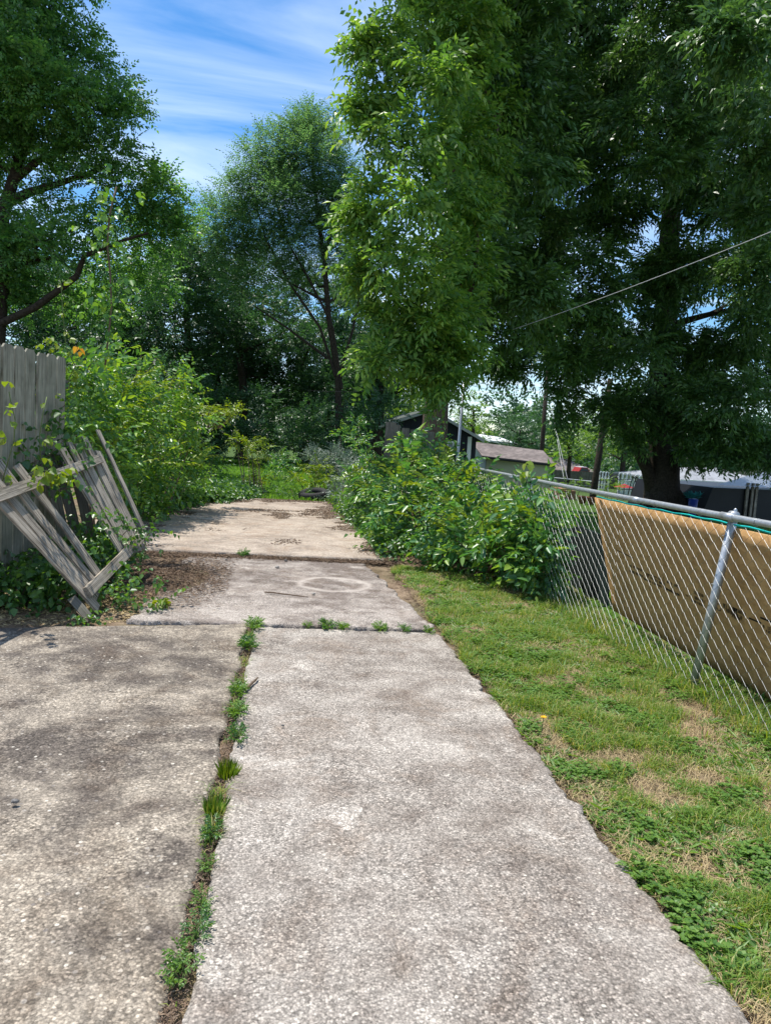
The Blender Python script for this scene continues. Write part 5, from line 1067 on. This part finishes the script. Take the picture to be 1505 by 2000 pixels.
tot += shrub('shrub_branch', 'light green branch reaching right out of the left shrub', [C(*a) for a in [(415, 806, 18, 15.6), (438, 800, 15, 15.7), (455, 806, 11, 15.7), (425, 825, 14, 15.7)]], 'new_leaf', T_bushL, 55, 303, (.6, .9), None, 6, .5, D(395, 830, 15.5), 0, cat='branch')
# young sprays on the shrubs (part of neither mass: separate saplings and suckers)
for i, (cl, lab, mt) in enumerate([([(745, 1035, 0, 0)], '', '')][:0]): pass
tot += shrub('sapling', 'small slender sapling with yellow green leaves at the far left of the pad', [C(*a) for a in [(463, 863, 12, 19.4), (488, 868, 16, 19.4), (505, 885, 18, 19.5), (492, 900, 13, 19.5), (512, 935, 14, 19.5), (500, 950, 12, 19.5)]], 'new_leaf', T_bushL, 30, 304, (.7, 1.1), None, 5, .5, GG(508, 972), 0, cat='sapling')
tot += shrub('silvery_shrub', 'silvery grey green shrub at the end of the pad', [C(*a) for a in [(620, 895, 26, 22), (650, 890, 28, 21.5), (675, 905, 24, 21), (640, 915, 26, 21.5)]], 'silver', T_small, 90, 305, (1.0, 1.6), None, 9, .45)
tot += shrub('low_shrub', 'low bright green shrub left of the old tyre', [C(*a) for a in [(600, 925, 20, 20.4), (622, 912, 20, 20.4), (575, 935, 16, 20.6), (610, 945, 18, 20), (640, 935, 18, 20.2)]], 'new_leaf', T_bush, 26, 306, (.7, 1.1), None, 8, .45)
tot += shrub('low_shrub', 'dark green shrub behind the silvery shrub', [C(*a) for a in [(690, 865, 26, 23), (720, 870, 22, 22), (700, 900, 24, 21), (665, 850, 18, 24), (695, 830, 14, 24)]], 'bush', T_bush, 24, 307, (.8, 1.2), None, 8, .45)
tot += shrub('low_shrub', 'dark leafy shrub on the left of the far lawn, behind the ivy', [C(*a) for a in [(400, 905, 22, 24), (425, 915, 20, 24), (385, 930, 20, 23), (415, 890, 14, 24)]], 'vine', T_bush, 30, 310, (.8, 1.2), None, 8, .45)
tot += shrub('low_shrub', 'leafy shrub right of the slender sapling at the back of the lawn', [C(*a) for a in [(545, 905, 22, 26), (570, 895, 20, 26), (560, 925, 20, 25), (530, 920, 14, 25)]], 'bush', T_bush, 30, 311, (.8, 1.2), None, 8, .45)
tot += shrub('weed_clump', 'tall grey green weeds between the old tyre and the right shrub', [C(*a) for a in [(670, 935, 22, 18.5), (695, 945, 24, 17.5), (660, 965, 18, 18.2), (700, 975, 20, 16.6), (680, 910, 18, 18.5), (725, 990, 18, 14.5), (640, 975, 10, 18.3)]], 'silver', T_small, 70, 308, (1.0, 1.6), None, 8, .45, cat='weeds')
tot += shrub('weed_clump', 'green weeds left of the old tyre at the pad edge', [C(*a) for a in [(545, 958, 14, 19.2), (570, 962, 14, 19), (590, 968, 10, 18.8), (560, 945, 14, 20)]], 'vine', T_small, 70, 309, (1.0, 1.6), None, 8, .45, cat='weeds')
# ivy along the left edge of the pad
rg = np.random.default_rng(12); n = 4200; px = rg.uniform(270, 505, n); x = np.zeros(n); y = 13.2 + (px - 270) / 235 * 5.5 + rg.uniform(-.6, 2.6, n); x = (px - 555) / F * y + rg.normal(0, .05, n); zz = rg.random(n) ** 1.4 * (.42 - .25 * (px - 270) / 235) 
P = np.stack([x, y, zz + .03], 1); A = unit(n, rg) * [1, 1, .5] + [0, -.3, .5]; V, Q = scatter(T_vine, P, A, rg.uniform(.6, 1.1, n), rg, .4); tag(quads('ground_ivy', V, Q, MAT['vine']), 'low ivy creeping over the left edge of the far pad', kind='stuff')
n = 2600; x = rg.uniform(1.2, 3.4, n); y = rg.uniform(9.6, 17, n); P = np.stack([x, y, rg.random(n) ** 1.6 * .35], 1); k = x > 1.5 - .06 * (y - 10) + rg.normal(0, .1, n); V, Q = scatter(T_vine, P[k], unit(k.sum(), rg) * [1, 1, .5] + [0, -.2, .5], rg.uniform(.5, .9, k.sum()), rg, .4); tag(quads('ground_weeds', V, Q, MAT['vine']), 'low leafy weeds filling the ground right of the pad', kind='stuff')
# dark growth below and behind the fallen panel
n = 2000; x = rg.uniform(-4.2, -1.7, n); y = rg.uniform(6.3, 9.6, n); P = np.stack([x, y, rg.random(n) ** 1.5 * .35 + .03], 1); k = (x < -1.75 - .0 * y); V, Q = scatter(T_vine, P[k], unit(k.sum(), rg) * [1, 1, .5] + [0, -.2, .5], rg.uniform(.5, 1.0, k.sum()), rg, .4); tag(quads('ground_cover', V, Q, MAT['vine']), 'leafy ground cover in the shade under the fallen panel', kind='stuff')

# ------------------------------------------------------------------ vines: each strand a plant with stem and leaves
def vine(label, pts, per, size, temps, mat, seed, jit=.05, name='vine', cat='vine', r=.004, ground=None):
    rg = np.random.default_rng(seed); W_ = [D(a, b, d) for a, b, d in pts]
    if ground is not None: W_ = [np.array(ground, float)] + W_
    root = empty(name, Vector(W_[0]), label, cat, 'vines and climbers around the fences' if name == 'vine' else None); m = MB(); m.tube(W_, r, 5); m.build('stem', MAT['twig' if mat != 'new_leaf' else 'stem_green'], root, True)
    P = []; A = []
    for i in range(len(W_) - 1):
        for _ in range(per):
            f = rg.random(); p = W_[i] * (1 - f) + W_[i + 1] * f; P.append(p + rg.normal(0, jit, 3)); A.append(unit(1, rg)[0] * [1, 1, .4] + [0, -.4, .1])
    V, Q = scatter(temps, np.array(P), np.array(A), rg.uniform(.6, 1.1, len(P)) * size, rg, .35); quads('leaves', V, Q, MAT[mat], root)
vine('bright green vine lying over the upper rail of the fallen panel', [(55, 928, 6.3), (75, 920, 6.4), (105, 918, 6.6), (125, 922, 6.8), (140, 935, 6.9)], 5, .6, T_big_leaf, 'new_leaf', 401, .03)
vine('dark vine hanging below the upper rail of the fallen panel', [(100, 935, 7.1), (115, 960, 7.1), (130, 955, 7.1), (150, 950, 7.1)], 4, .7, T_vine, 'vine', 402)
vine('dark leafy vine filling the gap in the fallen panel', [(120, 1110, 7.6), (150, 1080, 7.4), (170, 1040, 7.3), (150, 1005, 7.3), (200, 1015, 7.4), (225, 1050, 7.4), (180, 1090, 7.3)], 8, .7, T_vine, 'vine', 403, .12)
vine('vine climbing over the right end of the fallen panel', [(235, 1050, 7.4), (255, 1030, 7.5), (272, 1035, 7.6), (285, 1060, 7.6), (270, 1090, 7.5), (262, 1105, 7.4)], 7, .55, T_vine, 'vine', 404, .07)
vine('two leaf tips curling above the right end of the fallen panel', [(285, 1050, 7.6), (300, 1030, 7.6), (304, 1040, 7.6)], 2, .7, T_vine, 'vine', 405, .03)
vine('leafy vine spilling from the foot of the fallen panel', [(215, 1105, 7.0), (240, 1125, 6.9), (215, 1150, 6.6), (250, 1160, 6.6), (225, 1178, 6.45), (280, 1172, 6.5), (300, 1140, 6.8)], 12, .6, T_vine, 'vine', 406, .09)
vine('single bright large leaved runner reaching onto the slab', [(300, 1175, 6.55), (322, 1168, 6.6), (345, 1172, 6.6)], 2, .7, T_big_leaf, 'new_leaf', 407, .02)
vine('dark vine mass between the standing fence and the fallen panel', [(20, 925, 6.9), (60, 905, 7.1), (95, 890, 7.3), (125, 860, 7.6), (150, 850, 7.8), (165, 885, 7.8), (120, 890, 7.6)], 10, .85, T_vine, 'vine', 408, .13)
vine('climber with dark leaves against the end of the standing fence', [(115, 850, 7.7), (118, 800, 7.9), (140, 780, 8.3), (135, 740, 8.3), (150, 715, 8.5)], 12, .75, T_vine, 'vine', 409, .1)
vine('sparse climber with bright leaves in front of the standing fence', [(5, 940, 6.0), (28, 860, 6.0), (30, 820, 6.0), (22, 785, 6.0), (18, 765, 6.0)], 2, .5, T_big_leaf, 'new_leaf', 410, .07)
vine('second bright climber on the standing fence, right of the first', [(80, 900, 6.6), (78, 850, 6.6), (84, 810, 6.6), (92, 775, 6.7)], 2, .42, T_big_leaf, 'new_leaf', 411, .05)
vine('low dark vine under the left pickets of the fallen panel', [(10, 1180, 6.6), (45, 1160, 6.6), (60, 1130, 6.6), (90, 1155, 6.6), (130, 1180, 6.4)], 9, .7, T_vine, 'vine', 412, .08)
vine('small dark clump of leaves under the lowest corner of the panel', [(150, 1195, 6.1), (160, 1205, 6.05), (175, 1210, 6.05)], 5, .6, T_vine, 'vine', 413, .03)
vine('tall leafy shoot rising above the left shrub against the trees', [(205, 720, 9.4), (212, 660, 9.4), (218, 600, 9.4), (216, 540, 9.4), (210, 480, 9.4), (214, 420, 9.4), (228, 365, 9.4)], 20, .62, T_big_leaf, 'bush_left', 414, .15, 'leafy_shoot', 'shoot', .011)
vine('thin bare shoot with a few drooping leaves above the standing fence', [(150, 720, 8.6), (130, 680, 8.6), (124, 620, 8.6), (120, 560, 8.6), (117, 548, 8.6)], 2, .5, T_big_leaf, 'new_leaf', 415, .04, 'leafy_shoot', 'shoot', .006)
vine('yellowish vine tips leaning over the top of the standing fence', [(150, 730, 8.3), (120, 700, 8.2), (95, 675, 8.2), (84, 658, 8.2)], 4, .5, T_big_leaf, 'new_leaf', 416, .05)
vine('bright large leaved climber standing above the chain link rail', [(1035, 985, 8.3), (1030, 950, 8.3), (1033, 925, 8.3), (1040, 908, 8.3)], 3, .75, T_big_leaf, 'new_leaf', 417, .06)
vine('leafy sucker arching beside the chain link rail', [(1070, 990, 8.0), (1060, 955, 8.1), (1050, 935, 8.2), (1018, 960, 8.2)], 4, .8, T_vine, 'bush', 418, .05)
vine('curly bindweed rising above the right shrub before the big trunk', [(870, 880, 11.5), (862, 850, 11.5), (850, 820, 11.5), (848, 800, 11.5)], 5, .5, T_vine, 'bush', 419, .08)
MAT['orange'] = leafmat('orange leaf', [(.6, .25, .02), (.7, .4, .03)], .4, (1, 1, 1)); a = D(152, 676, 8.4); V, Q = T_big_leaf[0]; root = empty('orange_leaf', Vector(a), 'single withered orange leaf above the left board fence', 'leaf')
quads('leaf_blade', V * .6 + a, Q, MAT['orange'], root); m = MB(); m.tube([a, D(148, 705, 8.4)], .003, 5); m.build('stem', MAT['twig'], root)
print('leaf faces', tot)
